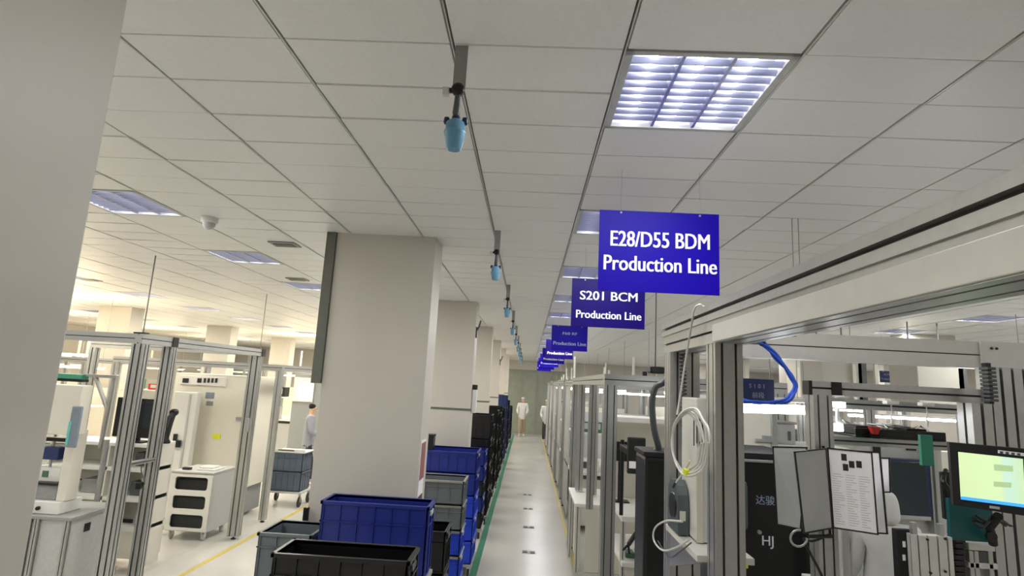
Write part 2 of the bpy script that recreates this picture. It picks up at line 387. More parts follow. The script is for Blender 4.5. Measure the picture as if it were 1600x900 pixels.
# hanging blue signs
def make_sign(y, x0, x1, z0, z1, m, lines, label, lm='letter'):
    t = thing('hanging_sign', label, 'sign', ((x0+x1)/2, y, z0), 'blue production line signs over the aisle')
    B(t, 'panel', m, (x0, y-.003, z0, x1, y+.003, z1), bev=.001)
    H = z1-z0; Wd = x1-x0
    for (txt, fz, w, sz) in lines:
        lettering(t, 'lettering', txt, H*sz, ((x0+x1)/2+.005, y-.0045, z0+H*fz), lm, bold=.0022*H/.43, w=Wd*w)
    for fx in (.18, .84):
        x = x0+Wd*fx
        P(t, 'hanging_wire', 'grey', lambda mm: (mm.cyl((x, y, z1-.008), (x, y, CEIL), .0008, n=5), mm.lathe((x, y-.006, z1-.012), [(.006, 0), (.006, .012)], 8, 'Y')))
    return t
make_sign(2.87, .335, .955, 2.895, 3.325, 'sign_blue', [('E28/D55 BDM', .635, .82, .275), ('Production Line', .335, .93, .265)], 'large blue hanging sign reading E28/D55 BDM Production Line')
make_sign(4.6, .325, .925, 2.885, 3.285, 'sign_dark', [('S201 BCM', .64, .78, .26), ('Production Line', .25, .88, .23)], 'dark blue hanging sign reading S201 BCM Production Line behind the largest sign')
for k, y in enumerate((8.8, 11.6, 14.4, 17.2, 20.0, 22.8)):
    make_sign(y, .33, .89, 2.94, 3.33, 'sign_blue' if k != 1 else 'sign_dark', [('F60 RF' if k == 0 else 'BCM', .68, .40, .15), ('Production Line', .28, .90, .2)],
              'blue hanging production line sign, %s in the row from the camera' % ORD[k+2], 'letter_dim' if k == 0 else 'letter')
make_sign(8.6, 5.2, 5.48, 2.70, 2.87, 'plate_navy', [('BCM BDM', .68, .6, .22), ('Production Line', .3, .9, .22)], 'tiny blue sign hanging far right under the cross beam', 'letter_dim')['group'] = 'small far sign'

# ================================================================== AISLE CRATES
def tote(name, x0, y0, z0, x1, y1, z1, m, label, cat='crate', group=None, rim=None, ribs=True):
    t = thing(name, label, cat, ((x0+x1)/2, (y0+y1)/2, z0), group)
    w = .008; e = .014
    a, b, c, d = x0+e, x1-e, y0+e, y1-e
    mb = MB()
    mb.box(a, c, z0, b, d, z0+.01); mb.box(a, c, z0, a+w, d, z1-.004); mb.box(b-w, c, z0, b, d, z1-.004)
    mb.box(a, c, z0, b, c+w, z1-.004); mb.box(a, d-w, z0, b, d, z1-.004)
    mb.build('body', m, t)
    r = MB()
    for q in ((x0, y0, x1, y0+e+w), (x0, y1-e-w, x1, y1), (x0, y0, x0+e+w, y1), (x1-e-w, y0, x1, y1)):
        r.box(q[0], q[1], z1-.022, q[2], q[3], z1, .003)
    r.build('rim', rim or m, t)
    if ribs:
        r = MB(); n = max(3, int((x1-x0)/.11))
        for k in range(n+1):
            x = a+.01+(b-a-.02)*k/n; r.box(x-.003, y0+.004, z0+.02, x+.003, c, z1-.022); r.box(x-.003, d, z0+.02, x+.003, y1-.004, z1-.022)
        n = max(2, int((y1-y0)/.11))
        for k in range(n+1):
            y = c+.01+(d-c-.02)*k/n; r.box(x0+.004, y-.003, z0+.02, a, y+.003, z1-.022); r.box(b, y-.003, z0+.02, x1-.004, y+.003, z1-.022)
        for zz in (z0+.02, z0+(z1-z0)*.72):
            r.box(x0+.004, y0+.004, zz, x1-.004, c, zz+.008); r.box(b, y0+.004, zz, x1-.004, y1-.004, zz+.008); r.box(x0+.004, y0+.004, zz, a, y1-.004, zz+.008)
        r.build('rib', m, t)
    yc = (y0+y1)/2; hw = min(.05, (y1-y0)*.22)
    B(t, 'handle', 'light_grey' if m in ('tote_blue', 'tote_bright') else 'dark_grey', (x1-.010, yc-hw, z1-.075, x1+.001, yc+hw, z1-.045), bev=.002)
    return t
def dolly(name, x0, y0, x1, y1, ztop, label, m='grey', cat='trolley', wheel=.05, legs=True, group=None):
    t = thing(name, label, cat, ((x0+x1)/2, (y0+y1)/2, 0), group)
    B(t, 'deck', m, (x0, y0, ztop-.03, x1, y1, ztop), bev=.004)
    for x in (x0+.04, x1-.04):
        for y in (y0+.04, y1-.04):
            if ztop > .35: P(t, 'leg', m, lambda mm: mm.box(x-.015, y-.015, 2*wheel+.02, x+.015, y+.015, ztop-.03, .002))
            c = P(t, 'caster', 'rubber', lambda mm: mm.lathe((x, y, wheel), [(wheel*.8, -.014), (wheel, -.01), (wheel, .01), (wheel*.8, .014)], 16, 'X'))
            P(c, 'fork', 'alu', lambda mm: (mm.box(x-.02, y-.012, wheel-.004, x-.016, y+.012, 2*wheel+.022), mm.box(x+.016, y-.012, wheel-.004, x+.02, y+.012, 2*wheel+.022), mm.box(x-.02, y-.014, 2*wheel+.006, x+.02, y+.014, (2*wheel+.022) if ztop > .35 else ztop-.03)))
    if ztop > .35: B(t, 'shelf', m, (x0+.02, y0+.02, .3, x1-.02, y1-.02, .32), bev=.002)
    return t
tote('plastic_crate', -1.306, 3.11, 1.052, -.569, 3.40, 1.456, 'tote_black', 'shiny black open plastic crate closest to the camera')
dolly('crate_trolley', -1.31, 3.10, -.565, 3.44, 1.05, 'grey trolley carrying the closest black crate')
tote('plastic_crate', -1.375, 3.99, 1.062, -.625, 4.26, 1.544, 'tote_blue', 'large dark blue open crate just behind the closest black crate')
dolly('crate_trolley', -1.38, 3.97, -.62, 4.30, 1.06, 'grey trolley carrying the large dark blue crate')
tote('plastic_crate', -1.79, 4.0, .962, -1.41, 4.38, 1.312, 'tote_grey', 'dark grey ribbed crate left of the large dark blue crate')
g_ = dolly('crate_trolley', -1.80, 3.98, -1.40, 4.44, .96, 'grey trolley carrying the dark grey ribbed crate')
B(g_, 'push_handle', 'black', (-1.64, 4.40, .96, -1.60, 4.43, 1.40), bev=.006)
def stack(x0, y0, x1, y1, base, h, cols, desc, dm='grey', rim=None):
    """crates piled on a low dolly, colours listed from the bottom"""
    dolly('crate_dolly', x0, y0, x1, y1, base, 'low wheeled dolly under the %s' % desc, dm, 'dolly', .045)
    n = len(cols); z = base
    for k, c in enumerate(cols):
        pos = 'topmost' if k == n-1 else ('bottom' if k == 0 else ('second from the bottom' if k == 1 else ('third from the bottom' if k == 2 else ORD[k]+' from the bottom')))
        tote('plastic_crate', x0, y0, z, x1, y1, z+h-.004, c, '%s crate, %s of the %s' % ({'tote_blue': 'dark blue', 'tote_bright': 'bright blue', 'tote_black': 'black', 'tote_grey': 'grey', 'black_green': 'blackish green', 'plate_navy': 'navy'}[c], pos, desc), group='crates piled along the aisle', rim=rim if k > 0 or rim is None else None)
        z += h
    return z
stack(-1.05, 4.88, -.61, 5.25, .15, .34, ['black_green', 'black_green', 'tote_black'], 'small stack beside the big blue crate')
stack(-1.15, 6.0, -.60, 6.42, .17, .243, ['tote_bright']*3+['tote_grey']*2, 'grey topped stack with pale rims', rim='alu')
stack(-1.35, 7.45, -.60, 8.05, .15, .27, ['tote_bright']*3+['tote_blue']*2, 'tall blue stack')
stack(-1.25, 9.2, -.62, 9.75, .15, .232, ['black_green', 'tote_blue', 'black_green', 'tote_blue', 'tote_blue'], 'mixed stack behind the tall blue')
ys = [(10.1, .42, ['tote_black']*4), (10.95, .29, ['tote_black']*5), (12.5, .33, ['tote_black']*5), (13.5, .31, ['tote_black', 'black_green', 'tote_black', 'black_green', 'tote_black']), (14.6, .33, ['tote_black']*5),
      (16.3, .31, ['tote_black']*5), (17.5, .375, ['plate_navy']*5), (20.1, .33, ['tote_black']*5), (21.4, .34, ['plate_navy']*4), (23.8, .33, ['tote_black']*4)]
for k, (y, h, cols) in enumerate(ys):
    stack(-1.15, y, -.60-.01*(k % 3), y+.55, .15, h, cols, '%s dark aisle stack' % ORD[k])
# things on top of far stacks
t = thing('hand_dryer_box', 'small white dispenser with a black cap on the third column by the dark stacks', 'dispenser', (-.74, 8.0, 2.05))
B(t, 'body', 'white', (-.795, 8.22, 1.95, -.73, 8.36, 2.28), bev=.01); B(t, 'cap', 'black', (-.795, 8.22, 2.28, -.73, 8.36, 2.35), bev=.006)
# notice on the column
t = thing('wall_notice', 'tall red and white notice on the aisle side of the large white column', 'notice', (-.8, 4.6, 1.4))
B(t, 'board', 'paper', (-.809, 4.50, 1.25, -.804, 4.70, 1.92), bev=0)
B(t, 'red_band', 'notice_pink', (-.8045, 4.51, 1.62, -.8025, 4.69, 1.90), bev=0)
B(t, 'grey_band', 'brown', (-.8045, 4.51, 1.42, -.8025, 4.69, 1.50), bev=0)
t = thing('first_aid_box', 'small black box on the tall blue stack beside the column notice', 'box', (-1.2, 7.5, 1.5))
B(t, 'body', 'black', (-1.33, 7.50, 1.498, -1.19, 7.66, 1.66), bev=.006); B(t, 'lid', 'black_matt', (-1.335, 7.495, 1.66, -1.185, 7.665, 1.685), bev=.004)
# floor sockets in the aisle
for k, (px, py) in enumerate(((826, 863), (826, 824), (825, 795), (824, 773))):
    p = at(px, py, Z=0); L = .16
    t = thing('floor_socket', 'dark twin floor socket in the white aisle, %s from the camera' % ORD[k], 'floor socket', (p.x, p.y, 0), 'floor sockets in the aisle')
    B(t, 'plate', 'grey', (p.x-.10, p.y-.07, 0, p.x+.10, p.y+.07, .003), bev=0)
    for s in (-1, 1): B(t, 'socket_cap', 'black', (p.x+s*.055-.035, p.y-.05, .003, p.x+s*.055+.035, p.y+.05, .009), bev=.002)
# brackets on the columns
for k, (px, py, Y) in enumerate(((752, 517, 8.16), (788, 565, 15.5))):
    p = at(px, py, Y=Y)
    t = thing('column_bracket', 'dark angled cable bracket on the side of the %s white column' % ('second' if k == 0 else 'fourth'), 'bracket', (p.x, p.y, p.z))
    x = -.80
    B(t, 'back_plate', 'dark_grey', (x, Y+.05, p.z-.10, x+.02, Y+.12, p.z+.06), bev=.002)
    P(t, 'arm', 'dark_grey', lambda m: m.tube([(x+.01, Y+.08, p.z), (x+.05, Y+.02, p.z+.07), (x+.07, Y, p.z+.15)], .012, 8))

# ================================================================== PEOPLE
def skin_mesh(name, m, verts, edges, parent, lvl=2, root=0):
    me = bpy.data.meshes.new(name); me.from_pydata([Vector(v[:3]) for v in verts], edges, [])
    o = bpy.data.objects.new(name, me); COL.objects.link(o)
    md = o.modifiers.new('skin', 'SKIN'); md.use_smooth_shade = True
    for i, v in enumerate(verts):
        sv = me.skin_vertices[0].data[i]; sv.radius = (v[3], v[4] if len(v) > 4 else v[3]); sv.use_root = (i == root)
    sb = o.modifiers.new('sub', 'SUBSURF'); sb.levels = lvl; sb.render_levels = lvl
    dg = bpy.context.evaluated_depsgraph_get(); nm = bpy.data.meshes.new_from_object(o.evaluated_get(dg))
    o.modifiers.clear(); o.data = nm; nm.materials.clear(); nm.materials.append(MATS[m])
    for p in nm.polygons: p.use_smooth = True
    o.parent = parent; return o
def person(x, y, label, h=1.72, face=0, coat='coat', trouser='trouser', hood=True, stride=.12, bend=.35, z0=0, lean=0, hair=False, armup=0):
    """standing figure; face = heading in radians (0 looks towards +Y)"""
    t = thing('person', label, 'person', (x, y, z0)); k = h/1.75
    t.rotation_euler.z = -face
    a = .17; L = lean
    def q(v): return tuple(c*k for c in v)
    # body (skin): continuous pelvis-torso-head-limbs
    V = [(0, 0, .95, .12, .09), (0, L*.5, 1.20, .12, .09), (0, L, 1.43, .09, .07), (0, L+.01, 1.50, .05, .05), (0, L+.03, 1.60, .07, .085), (0, L+.035, 1.69, .06, .07)]
    E = [(0, 1), (1, 2), (2, 3), (3, 4), (4, 5)]
    hands = []
    for s in (-1, 1):
        n = len(V); up = armup if s > 0 else 0
        V += [(s*a, L, 1.42, .05), (s*(a+.06), L+.03, 1.14+.05*up, .04), (s*(a+.03), L+.03+bend*.6, .98+.12*bend+.2*up, .03), (s*(a+.02), L+.03+bend*.6+.06, .95+.14*bend+.22*up, .03, .015)]
        E += [(2, n), (n, n+1), (n+1, n+2), (n+2, n+3)]; hands.append(V[n+3])
        n = len(V); f = s*stride
        V += [(s*.09, 0, .90, .075), (s*.10, f*.5+.02, .50, .055), (s*.10, f, .10, .04), (s*.11, f+.10, .035, .04, .03)]
        E += [(0, n), (n, n+1), (n+1, n+2), (n+2, n+3)]
    skin_mesh('body', 'skin', [q(v) for v in V], E, t)
    # hands: palm and separate fingers and thumb
    for s, hd in zip((-1, 1), hands):
        hv = [(hd[0], hd[1], hd[2], .022, .014)]; he = []
        for i in range(4):
            n = len(hv); xx = hd[0]+(i-1.5)*.019; ln = (.055, .07, .065, .05)[i]
            hv += [(xx, hd[1]+.035, hd[2]-.01, .008), (xx, hd[1]+.035+ln*.6, hd[2]-.022, .0075), (xx, hd[1]+.035+ln, hd[2]-.045, .006)]
            he += [(0, n), (n, n+1), (n+1, n+2)]
        n = len(hv); hv += [(hd[0]-s*.03, hd[1]+.01, hd[2]-.008, .009), (hd[0]-s*.045, hd[1]+.045, hd[2]-.02, .007)]; he += [(0, n), (n, n+1)]
        skin_mesh('hand', 'skin', [q(v) for v in hv], he, t, 1)
    # coat
    V = [(0, 0, .98, .18, .13), (0, 0, .72, .20, .145), (0, L*.5, 1.18, .165, .12), (0, L, 1.40, .15, .105), (0, L+.005, 1.48, .085, .08)]
    E = [(0, 1), (0, 2), (2, 3), (3, 4)]
    for s in (-1, 1):
        n = len(V); up = armup if s > 0 else 0
        V += [(s*(a+.01), L, 1.425, .088), (s*(a+.065), L+.03, 1.14+.05*up, .06), (s*(a+.03), L+.03+bend*.6, .985+.12*bend+.2*up, .045)]
        E += [(3, n), (n, n+1), (n+1, n+2)]
    skin_mesh('coat', coat, [q(v) for v in V], E, t)
    V = [(0, 0, .90, .13, .11)]; E = []
    for s in (-1, 1):
        n = len(V); f = s*stride; V += [(s*.09, 0, .82, .095), (s*.10, f*.5+.02, .50, .08), (s*.10, f, .12, .065)]; E += [(0, n), (n, n+1), (n+1, n+2)]
    skin_mesh('trousers', trouser, [q(v) for v in V], E, t)
    for s in (-1, 1):
        f = s*stride; skin_mesh('shoe', 'white', [q(v) for v in [(s*.105, f-.03, .05, .045, .05), (s*.11, f+.07, .04, .045, .035), (s*.112, f+.15, .03, .035, .025)]], [(0, 1), (1, 2)], t, 1)
    if hood:
        skin_mesh('hood', coat, [q(v) for v in [(0, L-.01, 1.47, .11, .10), (0, L+.0, 1.58, .105, .115), (0, L+.005, 1.68, .10, .11), (0, L+.01, 1.735, .06, .07)]], [(0, 1), (1, 2), (2, 3)], t)
    elif hair:
        skin_mesh('hair', 'hair', [q(v) for v in [(0, L+.0, 1.60, .075, .07), (0, L+.01, 1.69, .085, .09), (0, L+.02, 1.735, .06, .06)]], [(0, 1), (1, 2)], t)
    else:
        skin_mesh('cap', coat, [q(v) for v in [(0, L+.01, 1.66, .09, .10), (0, L+.015, 1.72, .09, .095), (0, L+.015, 1.755, .06, .06)]], [(0, 1), (1, 2)], t)
    # face: eyes, nose, mouth, ears
    hz = 1.615
    for s in (-1, 1):
        MBe = MB(); MBe.lathe((s*.03*k, (L+.112)*k, hz*k), [(.002, -.006), (.008, 0), (.002, .006)], 8); e = MBe.build('eye', 'ink', None); e.location = (s*.03*k, (L+.112)*k, (hz-.006)*k); e.parent = t
        MBe = MB(); MBe.lathe((0, 0, 0), [(.004, -.028), (.012, -.01), (.014, .012), (.004, .028)], 8); e = MBe.build('ear', 'skin', None); e.location = (s*.076*k, (L+.03)*k, (hz-.04)*k); e.parent = t
    MBe = MB(); MBe.lathe((0, 0, 0), [(.013, -.02), (.012, -.01), (.006, .02)], 8); e = MBe.build('nose', 'skin', None); e.location = (0, (L+.118)*k, (hz-.04)*k); e.parent = t
    MBe = MB(); MBe.box(-.022, -.004, -.004, .022, .004, .004, .002); e = MBe.build('mouth', 'red', None); e.location = (0, (L+.112)*k, (hz-.065)*k); e.parent = t
    return t
person(-.2, 27.0, 'person in white cap, white coat and tan trousers at the aisle end', 1.78, math.pi, trouser='tan', hood=False)
person(.86, 24.6, 'person in white cap and coat with dark trousers at the far right', 1.78, math.pi, hood=False)
person(-4.75, 12.6, 'person in a grey work suit behind the grey crate trolley', 1.74, 1.2, coat='coat_grey', hood=False, hair=True)
person(2.76, 4.6, 'person in a white hooded suit seen from behind under the document pages', 1.76, .15, hood=True, stride=.02)

# ================================================================== FRAMES
def frame(name, label, x0, y0, x1, y1, zt, pw=.1, bt=.1, cat='frame', posts=None, glass=None, low=None, slots=2, shelves=(), m='alu', group=None, shelf_m='white'):
    t = thing(name, label, cat, ((x0+x1)/2, (y0+y1)/2, 0), group); h = pw/2
    for x in ((x0+h), (x1-h)):
        for y in ((y0+h), (y1-h)):
            P(t, 'post', None, lambda q: q.ext((x, y, .035), (x, y, zt-bt), pw, pw, slots, slots, m=m))
            P(t, 'foot', 'black', lambda q: q.lathe((x, y, 0), [(.035, 0), (.035, .012), (.012, .018), (.012, .035)], 12))
    for y in (y0+h, y1-h): P(t, 'beam', None, lambda q: q.ext((x0, y, zt-bt/2), (x1, y, zt-bt/2), pw, bt, 1, 1, m=m))
    for x in (x0+h, x1-h): P(t, 'beam', None, lambda q: q.ext((x, y0+pw, zt-bt/2), (x, y1-pw, zt-bt/2), pw, bt, 1, 1, m=m))
    if low:
        for y in (y0+h, y1-h): P(t, 'rail', None, lambda q: q.ext((x0+pw, y, low), (x1-pw, y, low), pw*.5, pw*.5, 1, 1, m=m))
        for x in (x0+h, x1-h): P(t, 'rail', None, lambda q: q.ext((x, y0+pw, low), (x, y1-pw, low), pw*.5, pw*.5, 1, 1, m=m))
    for z in shelves: B(t, 'shelf', shelf_m, (x0+.02, y0+.02, z-.015, x1-.02, y1-.02, z+.015), bev=.002)
    return t
# ---- big frame at the right front
t = thing('workstation_frame', 'large aluminium gantry frame filling the upper right, its beam running over the camera side', 'frame', (.77, 2.9, 0))
def beam(m):
    m.ext((.745, .12, 2.716), (.745, 3.03, 2.716), .09, .066, 1, 1, .014, .02)
P(t, 'top_rail', None, beam)
P(t, 'header', None, lambda m: m.ext((.775, .12, 2.639), (.775, 3.03, 2.639), .13, .088, 2, 1, .010, .014))
P(t, 'cover_panel', 'alu_white', lambda m: m.box(.702, .12, 2.597, .709, 2.2, 2.664, .002))
for (x0, x1, y) in ((.70, .845, 2.895), (.715, .82, 2.26)):
    P(t, 'post', None, lambda m: m.ext(((x0+x1)/2, y, .035), ((x0+x1)/2, y, 2.595), x1-x0, .11, 2, 2))
    P(t, 'foot', 'black', lambda q: q.lathe(((x0+x1)/2, y, 0), [(.04, 0), (.04, .012), (.014, .018), (.014, .035)], 12))
P(t, 'cross_header', None, lambda m: m.ext((.85, 2.98, 2.665), (3.9, 2.98, 2.665), .08, .135, 1, 1, .006, .006, m='alu_white'))
for x in (2.66, 3.8): P(t, 'post', None, lambda m: m.ext((x, 2.98, .035), (x, 2.98, 2.597), .12, .10, 2, 2))
B(t, 'joint_plate', 'alu_white', (2.28, 2.925, 2.575, 2.62, 2.938, 2.735), bev=.002)
P(t, 'bolt', 'black', lambda m: m.lathe((2.33, 2.921, 2.70), [(.007, 0), (.007, .006)], 8, 'Y'))
P(t, 'bolt', 'black', lambda m: m.lathe((2.355, 2.921, 2.70), [(.007, 0), (.007, .006)], 8, 'Y'))
GANTRY = t
# vertical cluster of extrusions right of the machine
t = thing('slotted_column', 'row of tall slotted aluminium columns at the right edge behind the monitor', 'column', (2.1, 2.6, 0))
for k, x in enumerate((2.02, 2.115, 2.215, 2.32)):
    P(t, 'post', None, lambda m: m.ext((x, 2.66, 0), (x, 2.66, 2.42 if k == 0 else 2.585), .088, .09, 1, 1, .014, .02))
t = thing('cable_chain', 'black vertical cable chain hanging beside the slotted columns', 'cable chain', (1.93, 2.55, 2.4))
for k in range(9): B(t, 'link', 'dark_grey', (1.992, 2.53, 2.43+.017*k, 2.028, 2.58, 2.442+.017*k), bev=.002)
B(t, 'spine', 'black', (2.0, 2.545, 2.42, 2.02, 2.575, 2.597), bev=.002)
# ---- machine frame behind (frame with green tape)
t = thing('machine_frame', 'aluminium machine frame with a green taped beam around the dark screen machine', 'frame', (1.8, 3, 0))
P(t, 'beam', None, lambda m: m.ext((1.30, 2.69, 2.452), (2.36, 2.69, 2.452), .07, .062, 1, 1))
P(t, 'beam', None, lambda m: m.ext((1.5, 3.1, 2.385), (2.7, 3.1, 2.385), .05, .05, 1, 1))
for x, y, w in ((1.342, 2.69, .085), (1.44, 2.86, .05), (1.62, 3.3, .045), (2.62, 3.32, .045)):
    P(t, 'post', None, lambda m: m.ext((x, y, .03), (x, y, 2.421), w, w, 2 if w > .08 else 1, 1, .008))
P(t, 'beam', None, lambda m: m.ext((1.62, 3.32, 2.18), (2.6, 3.32, 2.18), .05, .045, 1, 1))
B(t, 'end_cap', 'black', (1.385, 2.648, 2.423, 1.43, 2.656, 2.482), bev=.002)
B(t, 'tape', 'teal_tape', (2.195, 2.645, 2.425, 2.262, 2.656, 2.482), bev=.001)
B(t, 'tape', 'teal_tape', (2.0, 3.0, 2.10, 2.06, 3.02, 2.25), bev=.001)
B(t, 'lower_rail', 'alu_white', (1.36, 2.9, 1.42, 1.98, 2.97, 1.50), (1.36, 2.9, 1.53, 1.98, 2.95, 1.57), bev=.003)
B(t, 'cap', 'black', (1.285, 2.655, 2.42, 1.30, 2.72, 2.484), bev=.002)
for k, x in enumerate((1.80, 1.97)):
    p = thing('hanging_hook', 'white hanging tool clip under the machine beam, %s of two' % ('left' if k == 0 else 'right'), 'hook', (x, 2.9, 2.35), 'hanging tool clips')
    B(p, 'holder', 'white', (x-.03, 2.88, 2.395, x+.03, 2.92, 2.412), bev=.004)
    P(p, 'cord', 'hose_white', lambda m: m.tube([(x, 2.9, 2.40), (x+.004, 2.9, 2.36), (x-.003, 2.9, 2.33)], .003, 6))
    P(p, 'clip', 'white', lambda m: m.lathe((x, 2.9, 2.295), [(.002, 0), (.006, .01), (.007, .03), (.003, .036)], 8))
# ---- machine cabinet with the dark screen
t = thing('test_machine', 'light grey test machine cabinet with a dark screen set in its front', 'machine', (2.5, 4.2, 0))
q = pb(1335, 690, 1475, 830, 5.4, .8)
B(t, 'cabinet', 'light_grey', (q[0], 5.4, 0, q[3], 6.2, q[5]), bev=.012)
B(t, 'top_plate', 'alu', (q[0]-.03, 5.36, q[5], q[3]+.03, 6.2, q[5]+.03), bev=.004)
s = B(t, 'screen_frame', 'navy_bezel', pb(1393, 718, 1457, 808, 5.33, .07), bev=.004)
B(s, 'screen_glass', 'crt_glass', pb(1394, 722, 1448, 802, 5.32, .012), bev=.001)
B(s, 'screen_trim', 'alu', pb(1388, 806, 1455, 812, 5.31, .09), bev=.002)
B(t, 'vent_label', 'black', pb(1366, 698, 1376, 706, 5.38, .03), pb(1418, 700, 1432, 704, 5.38, .03), bev=.001)
B(t, 'side_post', 'alu', pb(1463, 700, 1469, 835, 5.3, .1), pb(1456, 700, 1460, 835, 5.32, .08), bev=.003)
# black clutter tray above
t = thing('tool_tray', 'black tray strewn with white cables on top of the screen machine', 'tray', (2.1, 3.3, 2.2))
tr = pb(1337, 672, 1478, 684, 3.28, .3)
B(t, 'tray_floor', 'black', (tr[0], tr[1], 2.2045, tr[3], tr[4], 2.2165), bev=.003)
for yy in (tr[1], tr[4]-.015): B(t, 'tray_side', 'black', (tr[0], yy, 2.2165, tr[3], yy+.015, 2.255), bev=.003)
for k in range(5):
    rnd = random.Random(k); x = tr[0]+.05+(tr[3]-tr[0]-.15)*k/4.2
    P(t, 'cable', 'hose_white', lambda m: m.tube([(x+rnd.uniform(-.06, .1), tr[1]+rnd.uniform(.02, .2), 2.235+rnd.uniform(0, .055)) for _ in range(7)], .005, 6))
for a_ in (.30, .02): B(t, 'block', 'black_matt', (tr[0]+a_, tr[1]+.03, 2.217, tr[0]+a_+.11, tr[1]+.2, 2.266), bev=.006)
r = pb(1367, 668, 1383, 682, 3.2, .03)
t = thing('red_clamp', 'small red clamp lying on the black cable tray', 'clamp', (r[0], 3.3, 2.22))
P(t, 'jaw', 'red', lambda m: m.prism([(r[0], r[5]), (r[3], r[5]), ((r[0]+r[3])/2+.008, r[2]), ((r[0]+r[3])/2-.008, r[2])], 3.235, 3.265))
B(t, 'base', 'black', ((r[0]+r[3])/2-.02, 3.235, 2.205, (r[0]+r[3])/2+.02, 3.268, r[2]+.01), bev=.003)
r = pb(1452, 661, 1467, 674, 3.3, .05)
t = thing('tape_roll', 'yellow roll of tape standing on the right end of the cable tray', 'tape roll', (r[0], 3.4, 2.2))
P(t, 'tape', 'yellow_bright', lambda m: m.lathe(((r[0]+r[3])/2, 3.52, 2.221), [(.022, 0), (.03, .003), (.03, .045), (.022, .048)], 16))
P(t, 'core', 'white', lambda m: m.lathe(((r[0]+r[3])/2, 3.52, 2.221), [(.015, 0), (.015, .05)], 16))
t = thing('task_light', 'bright white inspection panel glowing behind the right end of the tray', 'lamp', (2.6, 3.9, 2.1))
B(t, 'diffuser', 'lamp_white', pb(1505, 640, 1533, 686, 3.85, .02), bev=.002); B(t, 'back', 'alu_white', pb(1502, 637, 1537, 690, 3.872, .03), bev=.004); q = pb(1502, 637, 1537, 690, 3.872, .03); B(t, 'stand_pole', 'alu', (q[0]+.02, 3.905, 0, q[0]+.06, 3.945, q[5]-.02), bev=.003)
t = thing('task_light', 'short glowing lamp under the left end of the taped beam', 'lamp', (1.45, 3, 2.38))
B(t, 'diffuser', 'lamp_white', pb(1300, 628, 1322, 637, 2.95, .05), bev=.004); B(t, 'bracket', 'alu', pb(1300, 622, 1320, 628, 2.95, .04), bev=.002)
B(t, 'hanger', 'alu', pb(1308, 618, 1312, 665, 3.02, .02), bev=.002); B(t, 'small_panel', 'lamp_white', pb(1303, 662, 1318, 674, 3.0, .02), bev=.003)
# long tube lamps
t = thing('batten_lamp', 'long glowing white tube lamp under the blue S101 plate', 'lamp', (1.5, 3.6, 2.3))
P(t, 'tube', 'lamp_white', lambda m: m.tube([at(1138, 637, Y=3.58), at(1268, 641, Y=3.58)], .027, 12))
B(t, 'batten', 'white', (1.22, 3.55, 2.375, 1.78, 3.61, 2.40), bev=.004)
P(t, 'suspension', 'grey', lambda m: (m.cyl((1.66, 3.58, 2.39), (1.66, 3.58, CEIL), .0025, n=6), m.cyl((1.70, 3.58, 2.39), (1.70, 3.58, CEIL), .0025, n=6)))
t = thing('batten_lamp', 'pale yellow tube lamp tucked under the near header beam', 'lamp', (1.0, 2.6, 2.65))
P(t, 'tube', 'lamp_warm', lambda m: m.cyl((1.03, 2.28, 2.655), (1.03, 2.74, 2.662), .014))
B(t, 'batten', 'white', (1.012, 2.26, 2.674, 1.048, 2.76, 2.70), bev=.003)
B(t, 'bracket', 'alu', (.845, 2.5, 2.68, 1.04, 2.53, 2.69), bev=.002)
B(t, 'cap', 'black', (1.01, 2.255, 2.64, 1.05, 2.275, 2.675), bev=.003)
# blue plate S101
t = thing('station_plate', 'navy station plate reading S101 hanging inside the blue hose loop', 'sign', (1.26, 3.2, 2.38))
q = pb(1156, 592, 1210, 626, 3.2, .012)
B(t, 'plate', 'plate_navy', q, bev=.003)
cx = (q[0]+q[3])/2; lettering(t, 'lettering', 'S 1 0 1', .032, (cx, 3.198, q[2]+.078), 'letter_dim', .0003)
lettering(t, 'lettering', '前段', .034, (cx+.005, 3.198, q[2]+.027), 'letter_dim', .0004)
P(t, 'hanger', 'grey', lambda m: (m.tube([(q[0]+.02, 3.206, q[5]-.01), (q[0]+.02, 3.206, 2.63), (q[0]+.02, 3.022, 2.63)], .003, n=5), m.tube([(q[3]-.02, 3.206, q[5]-.01), (q[3]-.02, 3.206, 2.63), (q[3]-.02, 3.022, 2.63)], .003, n=5)))
# blue hose bundle
def spline(pts, n=6):
    pts = [Vector(p) for p in pts]; o = []
    for i in range(len(pts)-1):
        a = pts[max(i-1, 0)]; b = pts[i]; c = pts[i+1]; d = pts[min(i+2, len(pts)-1)]
        for k in range(n):
            s = k/n; o.append(.5*((2*b)+(c-a)*s+(2*a-5*b+4*c-d)*s*s+(3*b-a-3*c+d)*s**3))
    return o+[pts[-1]]
t = thing('hose_bundle', 'bundle of bright blue air hoses looping down from the header beam', 'hoses', (1.3, 2.9, 2.4))
hp = [at(1168, 529, Y=2.80), at(1190, 536, Y=2.84), at(1214, 558, Y=2.86), at(1236, 586, Y=2.86), at(1243, 606, Y=2.86), at(1234, 622, Y=2.86), at(1212, 629, Y=2.86), at(1180, 629, Y=2.84), at(1150, 624, Y=2.8), at(1128, 618, Y=2.7)]
for k in range(5):
    rnd = random.Random(20+k)
    P(t, 'hose', 'hose_blue', lambda m: m.tube(spline([p+Vector((rnd.uniform(-.010, .010), rnd.uniform(-.012, .012), rnd.uniform(-.010, .010))) for p in hp]), .0062, 8))
P(t, 'hose_tie', 'black', lambda m: m.cyl(at(1186, 531, Y=2.835), at(1192, 537, Y=2.84), .017, n=10))
